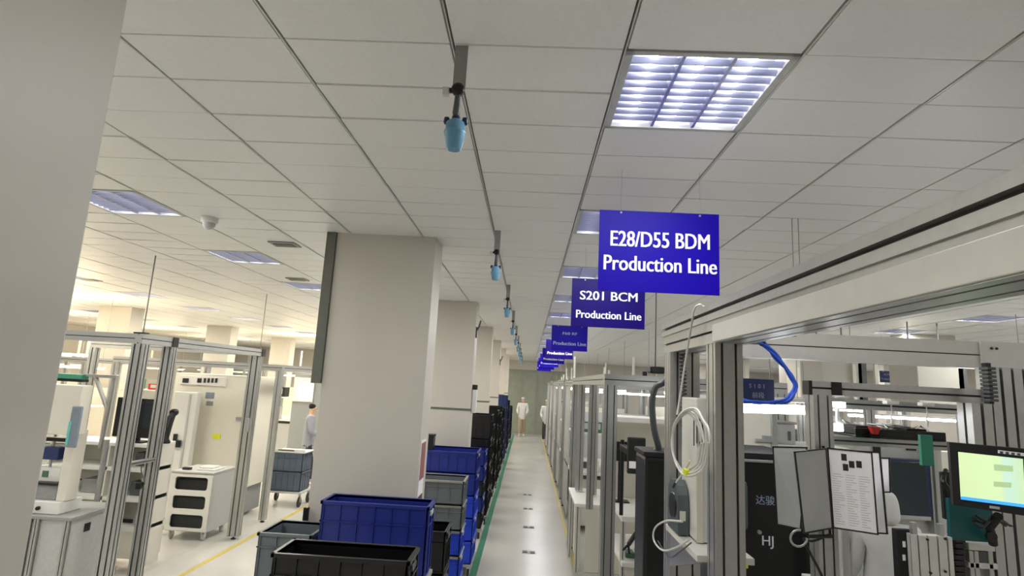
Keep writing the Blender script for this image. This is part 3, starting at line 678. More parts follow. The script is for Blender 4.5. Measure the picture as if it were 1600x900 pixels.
P(t, 'hanging_lug', 'black', lambda m: m.cyl(hp[0]+Vector((-.02, 0, -.01)), hp[0]+Vector((-.02, 0, .10)), .004, n=6))
# white hose coil hanging over the beam
t = thing('cable_coil', 'coil of white cable hanging from the beam between the two front posts', 'cable', (.75, 2.35, 2.1))
X = .695
def P2(px, py, dx=0): v = at(px, py, X=X+dx); return v
cc = P2(1076, 690)
for k in range(4):
    rnd = random.Random(40+k); pts = []
    for i in range(17):
        a = 2*math.pi*i/16; pts.append(at(1073+(23+2*k)*math.cos(a)+rnd.uniform(-1.5, 1.5)+2*k, 691+(44+3*k)*math.sin(a)+rnd.uniform(-2, 2), X=.665-.006*k))
    P(t, 'loop', 'hose_white', lambda m: m.tube(spline(pts, 3), .0045, 8))
P(t, 'strand', 'hose_white', lambda m: m.tube(spline([at(1058, 648, X=.66), at(1064, 610, X=.672), at(1074, 545, X=.678), at(1082, 498, X=.672), at(1086, 481, X=.675), at(1094, 476, X=.69), Vector((.72, 2.36, 2.758)), Vector((.78, 2.36, 2.757))]), .0045, 8))
P(t, 'tail', 'hose_white', lambda m: m.tube(spline([at(1078, 720, X=.66), at(1068, 738, X=.655), at(1056, 754, X=.65)]), .004, 8))
P(t, 'plug', 'black', lambda m: m.cyl(at(1056, 753, X=.65), at(1052, 761, X=.648), .006))
B(t, 'tie', 'yellow_bright', *[(c.x-.008, c.y-.02, c.z-.012, c.x+.008, c.y+.03, c.z+.012) for c in [at(1073, 738, X=.648)]], bev=.003)
# spiral cord
t = thing('coiled_cord', 'dark coiled cord hanging straight down beside the rear front post', 'cord', (.8, 2.7, 2.4))
p0 = at(1066, 552, Y=2.79); p1 = at(1071, 705, Y=2.79); pts = []
for i in range(26*10):
    f = i/(26*10); a = 2*math.pi*i/10; c = p0.lerp(p1, f); pts.append(c+Vector((.014*math.cos(a), .014*math.sin(a), 0)))
P(t, 'cord', 'dark_grey', lambda m: m.tube(pts, .0035, 5))
P(t, 'lead', 'dark_grey', lambda m: m.tube([Vector((p0.x+.014, p0.y, p0.z)), Vector((p0.x, p0.y, 2.57))], .0035, 6))
# pale electrical box between posts
t = thing('control_box', 'tall narrow cream switch box mounted between the two front posts', 'electrical box', (.76, 2.55, 1.9))
q = pb(1076, 622, 1100, 868, 2.50, .2)
B(t, 'body', 'white', (max(q[0], .73), 2.5, 1.79, q[3]+.10, 2.74, q[5]), bev=.006)
B(t, 'hinge', 'dark_grey', *[(q[0]+.02+.012*k, 2.494, q[5]-.20+.01*(k % 2), q[0]+.024+.012*k, 2.502, q[5]-.08) for k in range(4)], bev=.001)
B(t, 'cover', 'cream', (max(q[0], .73)-.004, 2.492, 1.79, q[0]+.06, 2.502, q[5]-.21), bev=.003)
t = thing('panel_board', 'cream flat panel standing right of the slotted front post', 'panel', (.9, 2.5, 1.6))
B(t, 'board', 'white', pb(1140, 632, 1151, 866, 2.44, .012), bev=.002); B(t, 'edge_trim', 'alu', pb(1137, 630, 1141, 868, 2.437, .018), bev=.002)
t = thing('power_cable', 'thin black cable dropping along the right side of the slotted front post', 'cable', (.9, 2.3, 1.8))
P(t, 'cable', 'black', lambda m: m.tube(spline([at(1134, 628, Y=2.30), at(1139, 660, Y=2.3), at(1146, 740, Y=2.31), at(1143, 820, Y=2.30), at(1134, 905, Y=2.28)]), .003, 6))
# gear on bracket between the posts
t = thing('tape_dispenser', 'rounded dark teal reel housing on the shelf between the front posts', 'dispenser', (.75, 2.7, 1.78))
cz = at(1070, 795, Y=2.72)
P(t, 'housing', 'round_grey', lambda m: m.prism([(2.60, 1.79), (2.60, 1.90), (2.61, 1.955), (2.64, 1.99), (2.68, 2.01), (2.74, 2.005), (2.77, 1.97), (2.78, 1.79)], .678, .724, 'X'))
P(t, 'hub', 'black', lambda m: m.lathe((.669, 2.68, 1.90), [(.05, 0), (.055, .004), (.055, .01)], 20, 'X'))
B(t, 'label', 'white', (.685, 2.597, 1.85, .71, 2.60, 1.89), bev=0)
t = thing('corner_shelf', 'pale angled shelf bracket between the front posts', 'shelf', (.78, 2.6, 1.75))
B(t, 'plate', 'white', (.68, 2.33, 1.760, .90, 2.83, 1.785), bev=.003)
P(t, 'brace', 'alu', lambda m: m.prism([(2.33, 1.758), (2.83, 1.758), (2.83, 1.60)], .70, .72, 'X'))
t = thing('signal_cable', 'grey cable loop drooping at the foot of the rear front post', 'cable', (.7, 2.5, 1.7))
P(t, 'cable', 'hose_white', lambda m: m.tube(spline([at(1066, 815, X=.67), at(1040, 814, X=.66), at(1023, 826, X=.655), at(1022, 845, X=.655), at(1036, 860, X=.66), at(1058, 855, X=.665), at(1078, 842, X=.67)]), .0045, 8))
P(t, 'thin_wire', 'dark_grey', lambda m: m.tube(spline([at(1028, 845, X=.665), at(1045, 870, X=.66), at(1062, 862, X=.665), at(1080, 848, X=.67)]), .0028, 6))
# black tall duct and hose
t = thing('fume_duct', 'tall glossy black duct cabinet left of the rear front post', 'duct', (.85, 3.7, 0))
P(t, 'tower', 'black', lambda m: m.box(.735, 3.6, 0, .97, 3.9, 2.0, .02)); P(t, 'cap', 'black_matt', lambda m: m.box(.728, 3.59, 2.0, .98, 3.91, 2.03, .006))
P(t, 'hose', 'dark_grey', lambda m: m.tube(spline([at(1034, 600, Y=3.7), at(1024, 606, Y=3.7), at(1019, 630, Y=3.7), at(1022, 670, Y=3.7), at(1029, 700, Y=3.72), Vector((.83, 3.74, 2.02))]), .020, 10))
P(t, 'inlet_hose', 'dark_grey', lambda m: m.tube(spline([at(1034, 600, Y=3.7), Vector((.95, 3.72, 2.52)), Vector((1.1, 3.8, 2.53))]), .020, 10))
# black HJ machine
t = thing('black_machine', 'big glossy black machine lettered HJ with pale characters above', 'machine', (1.45, 3.6, 0))
B(t, 'body', 'black', (1.17, 3.42, 0, 1.66, 3.95, 2.03), bev=.008)
B(t, 'top_lip', 'alu', (1.18, 3.40, 2.025, 1.60, 3.44, 2.040), bev=.003)
B(t, 'top_cover', 'black_matt', (1.165, 3.415, 2.04, 1.60, 3.95, 2.075), bev=.006)
lettering(t, 'lettering', 'HJ', .075, (at(1200, 846, Y=3.415).x, 3.417, at(1200, 846, Y=3.415).z), 'letter', .0006)
c = at(1196, 783, Y=3.415); lettering(t, 'lettering', '达骏', .055, (c.x, 3.417, c.z), 'letter_dim', .0004)
B(t, 'sticker', 'yellow_bright', pb(1160, 879, 1169, 888, 3.412, .006), bev=0)
P(t, 'bolt', 'grey', lambda m: m.lathe((at(1187, 832, Y=3.41).x, 3.405, at(1187, 832, Y=3.41).z), [(.008, 0), (.012, .004), (.012, .015)], 10, 'Y'))
q = pb(1148, 752, 1171, 830, 3.30, .1)
P(t, 'rounded_cover', 'round_grey', lambda m: m.box(q[0]-.05, 3.3, q[2], q[3], 3.42, q[5], .03))
t = thing('wall_panel', 'pale cream partition panel above the black machine', 'panel', (1.4, 4.2, 0))
B(t, 'panel', 'cream', (1.30, 4.45, 0, 1.86, 4.50, 2.335), bev=.004)
B(t, 'post', 'alu', (1.26, 4.43, 0, 1.31, 4.52, 2.36), (1.855, 4.43, 0, 1.90, 4.52, 2.36), bev=.004)
B(t, 'latch', 'grey', pb(1182, 686, 1196, 691, 4.42, .03), bev=.003); B(t, 'latch_body', 'grey', pb(1192, 681, 1206, 692, 4.43, .02), bev=.003)
t = thing('storage_bin', 'pale grey lidded bin on the shelf right of the cream partition', 'bin', (2.1, 4.6, 2.0))
q = pb(1207, 662, 1243, 694, 4.6, .3)
B(t, 'body', 'light_grey', q, bev=.01); B(t, 'lid', 'grey', (q[0]-.01, 4.59, q[5], q[3]+.01, 4.91, q[5]+.015), bev=.004)
B(t, 'latch', 'hose_grey', (q[3]-.06, 4.59, q[2]+.03, q[3]-.04, 4.6, q[2]+.10), bev=.001)
t = thing('wall_shelf', 'pale shelf carrying the lidded grey bin', 'shelf', (2.1, 4.7, 0))
B(t, 'board', 'white', (1.92, 4.56, q[2]-.03, 2.5, 5.0, q[2]-.001), bev=.003); B(t, 'side', 'alu', (1.925, 4.6, 0, 1.965, 4.64, q[2]-.03), (2.45, 4.6, 0, 2.49, 4.64, q[2]-.03), (1.925, 4.94, 0, 1.965, 4.98, q[2]-.03), (2.45, 4.94, 0, 2.49, 4.98, q[2]-.03), bev=.003)
# ---- document flip stand
def page(px, Y, name, label, m, pic=False, grp='flip stand document pages'):
    """px: four photo corners TL,TR,BR,BL ; Y: distances of left and right edge"""
    tl, tr, br, bl = [at(p[0], p[1], Y=y) for p, y in zip(px, (Y[0], Y[1], Y[1], Y[0]))]
    t = thing(name, label, 'document page', (bl.x, bl.y, bl.z), grp)
    n = (tr-tl).cross(bl-tl).normalized()
    if n.y > 0: n = -n
    def quad(a, b, c, d, o, th, m):
        mb = MB(); f = [v+n*(o+th) for v in (a, b, c, d)]; k = [v+n*o for v in (a, b, c, d)]
        mb.add(f+k, [(0, 1, 2, 3), (7, 6, 5, 4), (0, 4, 5, 1), (1, 5, 6, 2), (2, 6, 7, 3), (3, 7, 4, 0)]); return mb
    quad(tl, tr, br, bl, 0, .003, m).build('sheet', m, t)
    w = .006; ux = (tr-tl).normalized(); uz = (tl-bl).normalized(); mb = MB()
    for a, b, c, d in ((tl, tr, tr-uz*w, tl-uz*w), (bl+uz*w, br+uz*w, br, bl), (tl, tl+ux*w, bl+ux*w, bl), (tr-ux*w, tr, br, br-ux*w)):
        q = quad(a, b, c, d, -.001, .006, m); mb.add(q.v, q.f)
    mb.build('border', 'black', t)
    if pic:
        Wd = (tr-tl).length; H = (tl-bl).length
        def R(u0, v0, u1, v1, m_, nm):
            f = lambda u, v: tl.lerp(tr, u)*(1-v)+bl.lerp(br, u)*v
            q = quad(f(u0, v0), f(u1, v0), f(u1, v1), f(u0, v1), .003, .0006, m_); q.build(nm, m_, t)
        for (a, b) in ((.31, .06), (.47, .14), (.63, .13), (.33, .185)): R(a, b, a+.12, b+.085, 'ink', 'photo')
        mb = MB(); rnd = random.Random(5)
        for r_ in range(22):
            v = .32+r_*.029; 
            for c_ in range(3):
                u = .08+c_*.29; L = rnd.uniform(.10, .25)
                f = lambda u, v: tl.lerp(tr, u)*(1-v)+bl.lerp(br, u)*v
                q = quad(f(u, v), f(u+L, v), f(u+L, v+.006), f(u, v+.006), .003, .0005, 'ink'); mb.add(q.v, q.f)
        mb.build('text_line', 'light_grey', t)
    return t
page([(1207, 697), (1262, 698), (1252, 828), (1214, 820)], (2.70, 2.615), 'document_page', 'leftmost silvery document sleeve of the flip stand', 'film')
page([(1240, 705), (1290, 700), (1300, 826), (1255, 834)], (2.50, 2.60), 'document_page', 'second pale document sleeve standing left of the hinge', 'film')
page([(1292, 699), (1363, 706), (1373, 836), (1301, 825)], (2.62, 2.54), 'document_page', 'front white document page with small photos on the flip stand', 'paper', True)
page([(1345, 704), (1376, 706), (1388, 835), (1352, 833)], (2.70, 2.60), 'document_page', 'white page edge showing right of the front document page', 'paper')
page([(1365, 714), (1391, 715), (1393, 770), (1368, 770)], (2.78, 2.70), 'document_page', 'small rearmost page edge of the flip stand', 'paper')
t = thing('flip_stand', 'black hinge rod stand holding the fanned document pages', 'stand', (1.4, 2.66, 1.8))
a = at(1288, 697, Y=2.61); b = at(1299, 832, Y=2.61)
P(t, 'hinge_rod', 'black', lambda m: m.cyl(a+Vector((0, .01, 0)), b+Vector((0, .01, -.01)), .006))
P(t, 'arm', 'black', lambda m: m.tube(spline([b+Vector((0, .01, -.01)), at(1270, 845, Y=2.62), at(1255, 842, Y=2.6)]), .006, 8))
P(t, 'clamp_ring', 'alu', lambda m: m.tube([at(1248+13*math.cos(i*.45), 841+13*math.sin(i*.45), Y=2.6) for i in range(12)], .005, 8))
P(t, 'cable', 'black', lambda m: m.tube(spline([at(1258, 850, Y=2.6), at(1270, 872, Y=2.6), at(1282, 895, Y=2.58), at(1290, 915, Y=2.58)]), .006, 8))
P(t, 'clamp_body', 'black', lambda m: m.cyl(at(1264, 838, Y=2.59), at(1300, 838, Y=2.60), .008))
# ---- slotted plate and black gear at bottom right
t = thing('slotted_plate', 'wide slotted aluminium plate standing at the bottom right', 'plate', (1.65, 2.4, 1.4))
q = pb(1429, 838, 1490, 905, 2.40, .03)
P(t, 'plate', None, lambda m: m.ext(((q[0]+q[3])/2, 2.42, 1.40), ((q[0]+q[3])/2, 2.42, q[5]), q[3]-q[0], .04, 4, 1, .006, .006, m='alu_white'))
for x in (q[0]+.015, q[3]-.03): B(t, 'pin', 'alu', (x-.01, 2.41, q[5]-.01, x+.01, 2.43, q[5]+.045), bev=.002)
for px, py in ((1449, 843), (1477, 842), (1454, 895), (1477, 893)):
    c = at(px, py, Y=2.398); P(t, 'bolt', 'black', lambda m: m.lathe((c.x, 2.393, c.z), [(.004, 0), (.005, .002), (.005, .008)], 8, 'Y'))
t = thing('drive_unit', 'black drive unit with white labels left of the slotted plate', 'motor unit', (1.6, 2.6, 1.4))
B(t, 'body', 'black_matt', pb(1402, 828, 1430, 910, 2.44, .03), bev=.005)
for a_ in (846, 867): B(t, 'label', 'paper', pb(1411, a_, 1415, a_+9, 2.436, .003), bev=0)
t = thing('linear_table', 'pale steel machine table carrying the drive unit at the bottom right', 'table', (1.8, 2.9, 0))
q = pb(1398, 905, 1600, 915, 2.45, .5)
B(t, 'table_top', 'alu_white', (1.50, 2.36, 1.30, 2.25, 2.60, 1.36), (1.50, 2.30, 1.355, 1.80, 2.72, 1.40), bev=.005)
for x in (1.55, 2.2):
    for y in (2.40, 2.56): P(t, 'leg', None, lambda m: m.ext((x, y, 0), (x, y, 1.30), .05, .05))
t = thing('cable_carrier', 'dark jointed cable carrier right of the slotted plate', 'cable carrier', (1.8, 2.55, 1.5))
for k in range(9):
    B(t, 'link', 'black', pb(1493, 832+9*k, 1509, 839+9*k, 2.53, .05), bev=.003)
B(t, 'spine', 'black_matt', pb(1497, 828, 1507, 915, 2.54, .03), bev=.002)
t = thing('linear_guide', 'pale linear guide block with rails at the bottom right corner', 'guide', (1.9, 2.6, 1.5))
B(t, 'top_block', 'alu_white', pb(1514, 850, 1555, 861, 2.53, .10), bev=.004)
for a_ in (1516, 1524, 1546): B(t, 'rail', 'alu', pb(a_, 861, a_+7, 915, 2.53, .04), bev=.002)
B(t, 'lower_block', 'alu_white', pb(1514, 880, 1560, 889, 2.53, .08), bev=.003); B(t, 'motor', 'dark_grey', pb(1530, 862, 1545, 880, 2.53, .06), bev=.004)
# ---- monitor on its arm
t = thing('computer_monitor', 'black monitor with a glowing pale green screen at the right edge', 'monitor', (1.9, 2.3, 2.0))
tl = at(1483, 691, Y=2.34); tr = at(1640, 705, Y=2.22); br = at(1640, 815, Y=2.22); bl = at(1490, 789, Y=2.34)
def slab(a, b, c, d, o, th):
    n = (b-a).cross(d-a).normalized(); n = -n if n.y > 0 else n
    mb = MB(); f = [v+n*(o+th) for v in (a, b, c, d)]; k = [v+n*o for v in (a, b, c, d)]
    return mb.add(f+k, [(0, 1, 2, 3), (7, 6, 5, 4), (0, 4, 5, 1), (1, 5, 6, 2), (2, 6, 7, 3), (3, 7, 4, 0)])
sc = [at(1497, 706, Y=2.33), at(1597, 716, Y=2.245), at(1600, 792, Y=2.245), at(1501, 778, Y=2.33)]
n = (tr-tl).cross(bl-tl).normalized(); n = -n if n.y > 0 else n
def onp(px, py):
    d = at(px, py, Y=1); d = (d-Vector((0, 0, CAMZ))); s = (tl-Vector((0, 0, CAMZ))).dot(n)/d.dot(n); return Vector((0, 0, CAMZ))+d*s
slab(tl, onp(1640, 705), onp(1640, 812), onp(1490, 789), -.035, .035).build('housing', 'black_matt', t)
s = slab(onp(1497, 706), onp(1598, 717), onp(1602, 791), onp(1501, 777), .0, .002).build('screen', 'screen', t)
slab(onp(1501, 775), onp(1601, 788), onp(1601.5, 793), onp(1501, 780), .002, .001).build('taskbar', 'taskbar', s)
slab(onp(1552, 725), onp(1582, 728), onp(1583, 737), onp(1553, 735), .002, .0006).build('window_block', 'pale_cyan', s)
slab(onp(1552, 752), onp(1580, 754), onp(1580, 762), onp(1552, 760), .002, .0006).build('window_block', 'pale_cyan', s)
slab(onp(1559, 703), onp(1600, 708), onp(1600, 713), onp(1559, 708), .0, .0015).build('button_strip', 'paper', t)
for k in range(4): slab(onp(1562+9*k, 704.8+k), onp(1567+9*k, 705.4+k), onp(1567+9*k, 709+k), onp(1562+9*k, 708.4+k), .0015, .001).build('button', 'dark_grey', t)
slab(onp(1546, 790), onp(1562, 792), onp(1562, 796), onp(1546, 794), .0, .001).build('badge', 'light_grey', t)
t = thing('monitor_arm', 'black clamp arm with tangled leads under the green monitor', 'monitor arm', (1.95, 2.4, 1.9))
P(t, 'arm', 'black_matt', lambda m: m.tube([at(1560, 806, Y=2.38), at(1546, 824, Y=2.45), at(1551, 842, Y=2.47), at(1552, 850, Y=2.48)], .016, 10))
P(t, 'knob', 'black', lambda m: m.lathe((at(1548, 838, Y=2.45).x, 2.44, at(1548, 838, Y=2.45).z), [(.02, 0), (.022, .006), (.016, .02)], 12, 'Y'))
for k in range(4):
    rnd = random.Random(60+k)
    P(t, 'lead', 'black', lambda m: m.tube(spline([at(1520+rnd.uniform(-5, 5), 810+rnd.uniform(-8, 12), Y=2.42), at(1536+rnd.uniform(-6, 6), 820+rnd.uniform(-8, 8), Y=2.41), at(1552, 812+rnd.uniform(-8, 8), Y=2.4), at(1575+rnd.uniform(-9, 9), 822, Y=2.42)]), .004, 6))
t = thing('backing_panel', 'dark teal metal panel behind the green monitor', 'panel', (1.9, 2.5, 1.7))
B(t, 'panel', 'teal', pb(1484, 780, 1552, 846, 2.50, .02), bev=.003)
B(t, 'side_bracket', 'black_matt', pb(1474, 738, 1489, 812, 2.52, .02), bev=.006)
P(t, 'handle', 'black', lambda m: m.tube(spline([at(1478, 735, Y=2.55), at(1474, 752, Y=2.5), at(1482, 768, Y=2.5), at(1478, 800, Y=2.55)]), .010, 8))

# ================================================================== LEFT SIDE
def enclosure_left():
    t = thing('enclosure_frame', 'tall aluminium enclosure frame beside the large left column, its foot by the yellow line', 'frame', (-5.2, 7.1, 0))
    for x, y, w, d, n in ((-4.06, 5.80, .13, .10, 2), (-4.06, 6.28, .12, .09, 2), (-4.10, 8.42, .16, .10, 2), (-6.6, 5.80, .10, .10, 1), (-6.6, 8.42, .10, .10, 1)):
        P(t, 'post', None, lambda m: m.ext((x, y, .04), (x, y, 2.60), w, d, n, n, .017, .02))
        P(t, 'foot', 'black', lambda m: m.lathe((x, y, 0), [(.035, 0), (.035, .012), (.014, .02), (.014, .04)], 12))
    P(t, 'top_beam', None, lambda m: m.ext((-4.06, 5.74, 2.655), (-4.06, 8.50, 2.655), .09, .10, 1, 1))
    for y in (5.80, 8.42): P(t, 'top_beam', None, lambda m: m.ext((-6.65, y, 2.655), (-4.11, y, 2.655), .09, .10, 1, 1))
    P(t, 'bottom_rail', None, lambda m: m.ext((-6.55, 8.42, .10), (-5.06, 8.42, .10), .06, .06))
    P(t, 'tray_arm', None, lambda m: m.ext((-4.03, 5.86, 1.38), (-4.03, 6.24, 1.38), .05, .04))
    for y in (6.24, 8.40): B(t, 'corner_bracket', 'black', (-4.012, y, 2.60, -4.005, y+.10, 2.71), bev=.001)
    B(t, 'end_cap', 'black', (-4.12, 5.735, 2.706, -3.99, 5.80, 2.72), bev=.002)
    B(t, 'glass_pane', 'glass', (-4.062, 6.35, .16, -4.054, 8.36, 2.60), bev=0)
    B(t, 'door_handle', 'grey', (-4.03, 8.22, 1.50, -4.0, 8.26, 1.70), bev=.006)
enclosure_left()
for k, y in enumerate((5.80, 8.42)):
    o = P(None, 'ceiling_rod', 'hose_grey', lambda m: m.cyl((-4.06, y, 2.706), (-4.06, y, CEIL), .006 if k == 0 else .004, n=6))
    tag(o, 'thin rod dropping from the ceiling to the %s corner of the left enclosure' % ('near' if k == 0 else 'far'), 'rod', 'thin ceiling rods')
# press machine on its cabinet
t = thing('bench_cabinet', 'pale grey equipment cabinet with framed dark windows next to the big left column', 'cabinet', (-4.9, 5.8, 0))
B(t, 'body', 'light_grey', (-6.2, 5.62, .05, -4.34, 6.25, .87), bev=.006)
B(t, 'worktop', 'grey', (-6.22, 5.59, .87, -4.32, 6.28, .90), bev=.004)
for x in (-4.36, -4.66, -4.74, -5.0, -5.45): P(t, 'post', None, lambda m: m.ext((x, 5.61, .03), (x, 5.61, .87), .045, .045))
for z0 in (.52, .12):
    f = B(t, 'window_frame', 'alu', (-5.0, 5.585, z0-.03, -4.76, 5.60, z0+.31), bev=.003); B(f, 'window_pane', 'dark_grey', (-4.98, 5.578, z0, -4.79, 5.588, z0+.28), bev=.001)
for y in (5.80, 6.06): B(t, 'vent_slot', 'black', (-4.342, y, .72, -4.336, y+.08, .80), bev=.001)
t = thing('press_machine', 'white bench press with an overhanging cream hood and round knobs', 'machine', (-4.8, 5.8, .9))
B(t, 'base', 'white', (-5.1, 5.66, .902, -4.52, 5.95, 1.02), bev=.01)
for x in (-4.84, -4.72): P(t, 'knob', 'black', lambda m: m.lathe((x, 5.635, .955), [(.016, 0), (.019, .005), (.019, .025)], 12, 'Y'))
B(t, 'pedestal', 'grey', (-4.98, 5.72, 1.02, -4.62, 6.0, 1.16), bev=.008)
B(t, 'tray', 'black', (-5.0, 5.68, 1.17, -4.60, 6.0, 1.19), bev=.004)
B(t, 'column_post', 'cream', (-4.60, 5.70, 1.02, -4.51, 5.86, 1.70), bev=.006)
B(t, 'fixture', 'white', (-4.95, 5.75, 1.19, -4.64, 5.95, 1.32), bev=.004); B(t, 'fixture_eye', 'pcb', (-4.82, 5.742, 1.23, -4.76, 5.752, 1.29), bev=.002)
B(t, 'dark_head', 'plate_navy', (-4.97, 5.73, 1.40, -4.68, 5.95, 1.52), bev=.006)
for x in (-4.92, -4.80, -4.66): P(t, 'guide_rod', 'alu', lambda m: m.cyl((x, 5.8, 1.19), (x, 5.8, 1.66), .012))
B(t, 'crosshead', 'black', (-5.0, 5.72, 1.58, -4.62, 6.0, 1.62), bev=.004)
B(t, 'hood', 'cream', (-5.10, 5.62, 1.66, -4.46, 5.76, 2.15), bev=.012)
q = pb(118, 640, 146, 722, 5.58, .03)
s = B(t, 'display', 'blue_grey', (-4.50, 5.575, 1.55, -4.40, 5.605, 1.95), bev=.012); B(s, 'display_glow', 'teal_light', (-4.50, 5.568, 1.57, -4.475, 5.577, 1.80), bev=.002)
t = thing('lamp_rail', 'teal ended lamp rail above the cream press hood', 'rail', (-4.8, 6.6, 2.3))
q = pb(88, 584, 128, 592, 6.6, .12); B(t, 'lamp_body', 'teal_tape', q, bev=.01); B(t, 'lamp_base', 'black', (q[0], q[1], q[2]-.03, q[3], q[4], q[2]), bev=.003)
q2 = pb(128, 585, 182, 590, 6.65, .05); B(t, 'rail', 'alu', q2, bev=.003)
for a, b in (((178, 590), (158, 692)), ((150, 590), (168, 640)), ((168, 640), (156, 700))):
    P(t, 'strut', 'alu', lambda m: m.tube([at(*a, Y=6.68), at(*b, Y=6.68)], .028, 4))
P(t, 'stem', 'alu', lambda m: m.cyl((at(165, 700, Y=6.68).x, 6.68, 0), (at(165, 700, Y=6.68).x, 6.68, 1.5), .03))
t = thing('computer_monitor', 'black monitor seen between the two nearest posts of the left enclosure', 'monitor', (-5, 7, 1.4))
q = pb(179, 622, 248, 684, 6.9, .04)
B(t, 'housing', 'black', q, bev=.008); B(t, 'screen', 'crt_glass', (q[0]+.36, q[1]-.003, q[2]+.12, q[3]-.03, q[1]+.002, q[5]-.04), bev=.001)
xm = (q[0]+q[3])/2; B(t, 'stand', 'black_matt', (xm-.03, 6.94, 1.47, xm+.03, 6.99, q[2]+.2), (xm-.12, 6.88, 1.45, xm+.12, 7.06, 1.47), bev=.004)
t = thing('equipment_desk', 'cream desk with open bays behind the posts of the left enclosure', 'desk', (-5.2, 7.2, 0))
q = pb(130, 705, 262, 850, 7.3, .5)
B(t, 'desk_top', 'white', (q[0]-.2, 6.82, 1.41, q[3], 7.3, 1.45), bev=.006)
B(t, 'back_panel', 'cream', (q[0]-.2, 7.27, .12, q[3], 7.30, 1.41), bev=.003)
for z in (.45, .78, 1.12): B(t, 'shelf', 'white', (q[0]-.2, 6.85, z, q[3], 7.27, z+.05), bev=.004)
B(t, 'kick_panel', 'cream', (q[0]-.2, 6.86, .15, q[3], 6.90, .45), bev=.004)
for x in (q[0]-.18, (q[0]+q[3])/2, q[3]-.03): B(t, 'side_panel', 'cream', (x, 6.85, .03, x+.03, 7.28, 1.41), bev=.003)
B(t, 'slot', 'black', pb(191, 811, 207, 817, 6.855, .01), bev=.001)
for k, (a, b, c, d) in enumerate(((125, 765, 150, 783), (207, 740, 220, 760), (222, 742, 231, 762), (200, 772, 218, 788))):  # blocks put in for the dark shaded openings of the cabinet front
    qq = pb(a, b, c, d, 6.96, .2); tag(B(None, 'opening_block', 'dark_grey' if k % 2 else 'grey', (qq[0], 6.96, (1.173 if k in (1, 2) else .833), qq[3], 7.2, (1.173 if k in (1, 2) else .833)+.16), bev=.008), '%s opening shade block, %s shelf of the cream left desk, number %d from left' % (('grey', 'dark grey')[k % 2], 'upper' if k in (1, 2) else 'lower', k+1), 'box', 'opening blocks on the cream desk')
# bright white cabinets further in
t = thing('white_cabinet', 'cream enclosure wall with a small framed notice and a row of dark sockets', 'cabinet', (-5.6, 9.8, 0))
q = pb(262, 588, 398, 755, 9.6, .9)
B(t, 'body', 'cream', (q[0], 9.6, .48, q[3], 10.3, 2.28), bev=.01)
B(t, 'plinth', 'grey', (q[0]+.05, 9.7, .05, q[3]-.05, 10.2, .48), bev=.004)
B(t, 'socket_strip', 'white', pb(280, 588, 352, 602, 9.56, .04), bev=.004)
for a, w in ((285, 9), (308, 6), (318, 3), (324, 3), (330, 3), (336, 3)): B(t, 'socket', 'black', pb(a, 591, a+w, 598, 9.545, .02), bev=.001)
f = B(t, 'notice', 'paper', pb(316, 608, 340, 641, 9.58, .012), bev=.001); B(f, 'notice_picture', 'blue_grey', pb(321, 613, 335, 623, 9.573, .01), bev=0); B(f, 'notice_text', 'grey', pb(322, 627, 333, 634, 9.573, .01), bev=0)
f = B(t, 'door', 'cream', (q[0]+.25, 9.575, .62, q[3]-.12, 9.60, 2.05), bev=.006); B(f, 'door_handle', 'grey', pb(368, 652, 384, 657, 9.53, .05), bev=.004)
B(t, 'yellow_label', 'yellow_bright', pb(332, 678, 344, 686, 9.565, .01), bev=0)
B(t, 'door_sill', 'alu', (q[0]+.2, 9.56, .56, q[3]-.05, 9.60, .62), bev=.003)
B(t, 'shelf', 'white', (-6.0, 9.5, .22, -4.9, 9.69, .27), (-6.0, 9.5, .03, -4.9, 9.69, .10), bev=.004)
t = thing('white_tower', 'bright white narrow cabinet just left of the cream enclosure wall', 'cabinet', (-5.9, 9, 0))
q = pb(264, 612, 301, 735, 9.3, .12); B(t, 'body', 'white', (q[0], 9.3, .0, q[3], 9.42, q[5]), bev=.012); B(t, 'edge', 'light_grey', (q[0]+.26, 9.285, .2, q[0]+.29, 9.3, q[5]-.03), bev=.002)
B(t, 'hook', 'black', pb(270, 678, 275, 690, 9.26, .04), pb(269, 688, 281, 699, 9.26, .04), bev=.006)
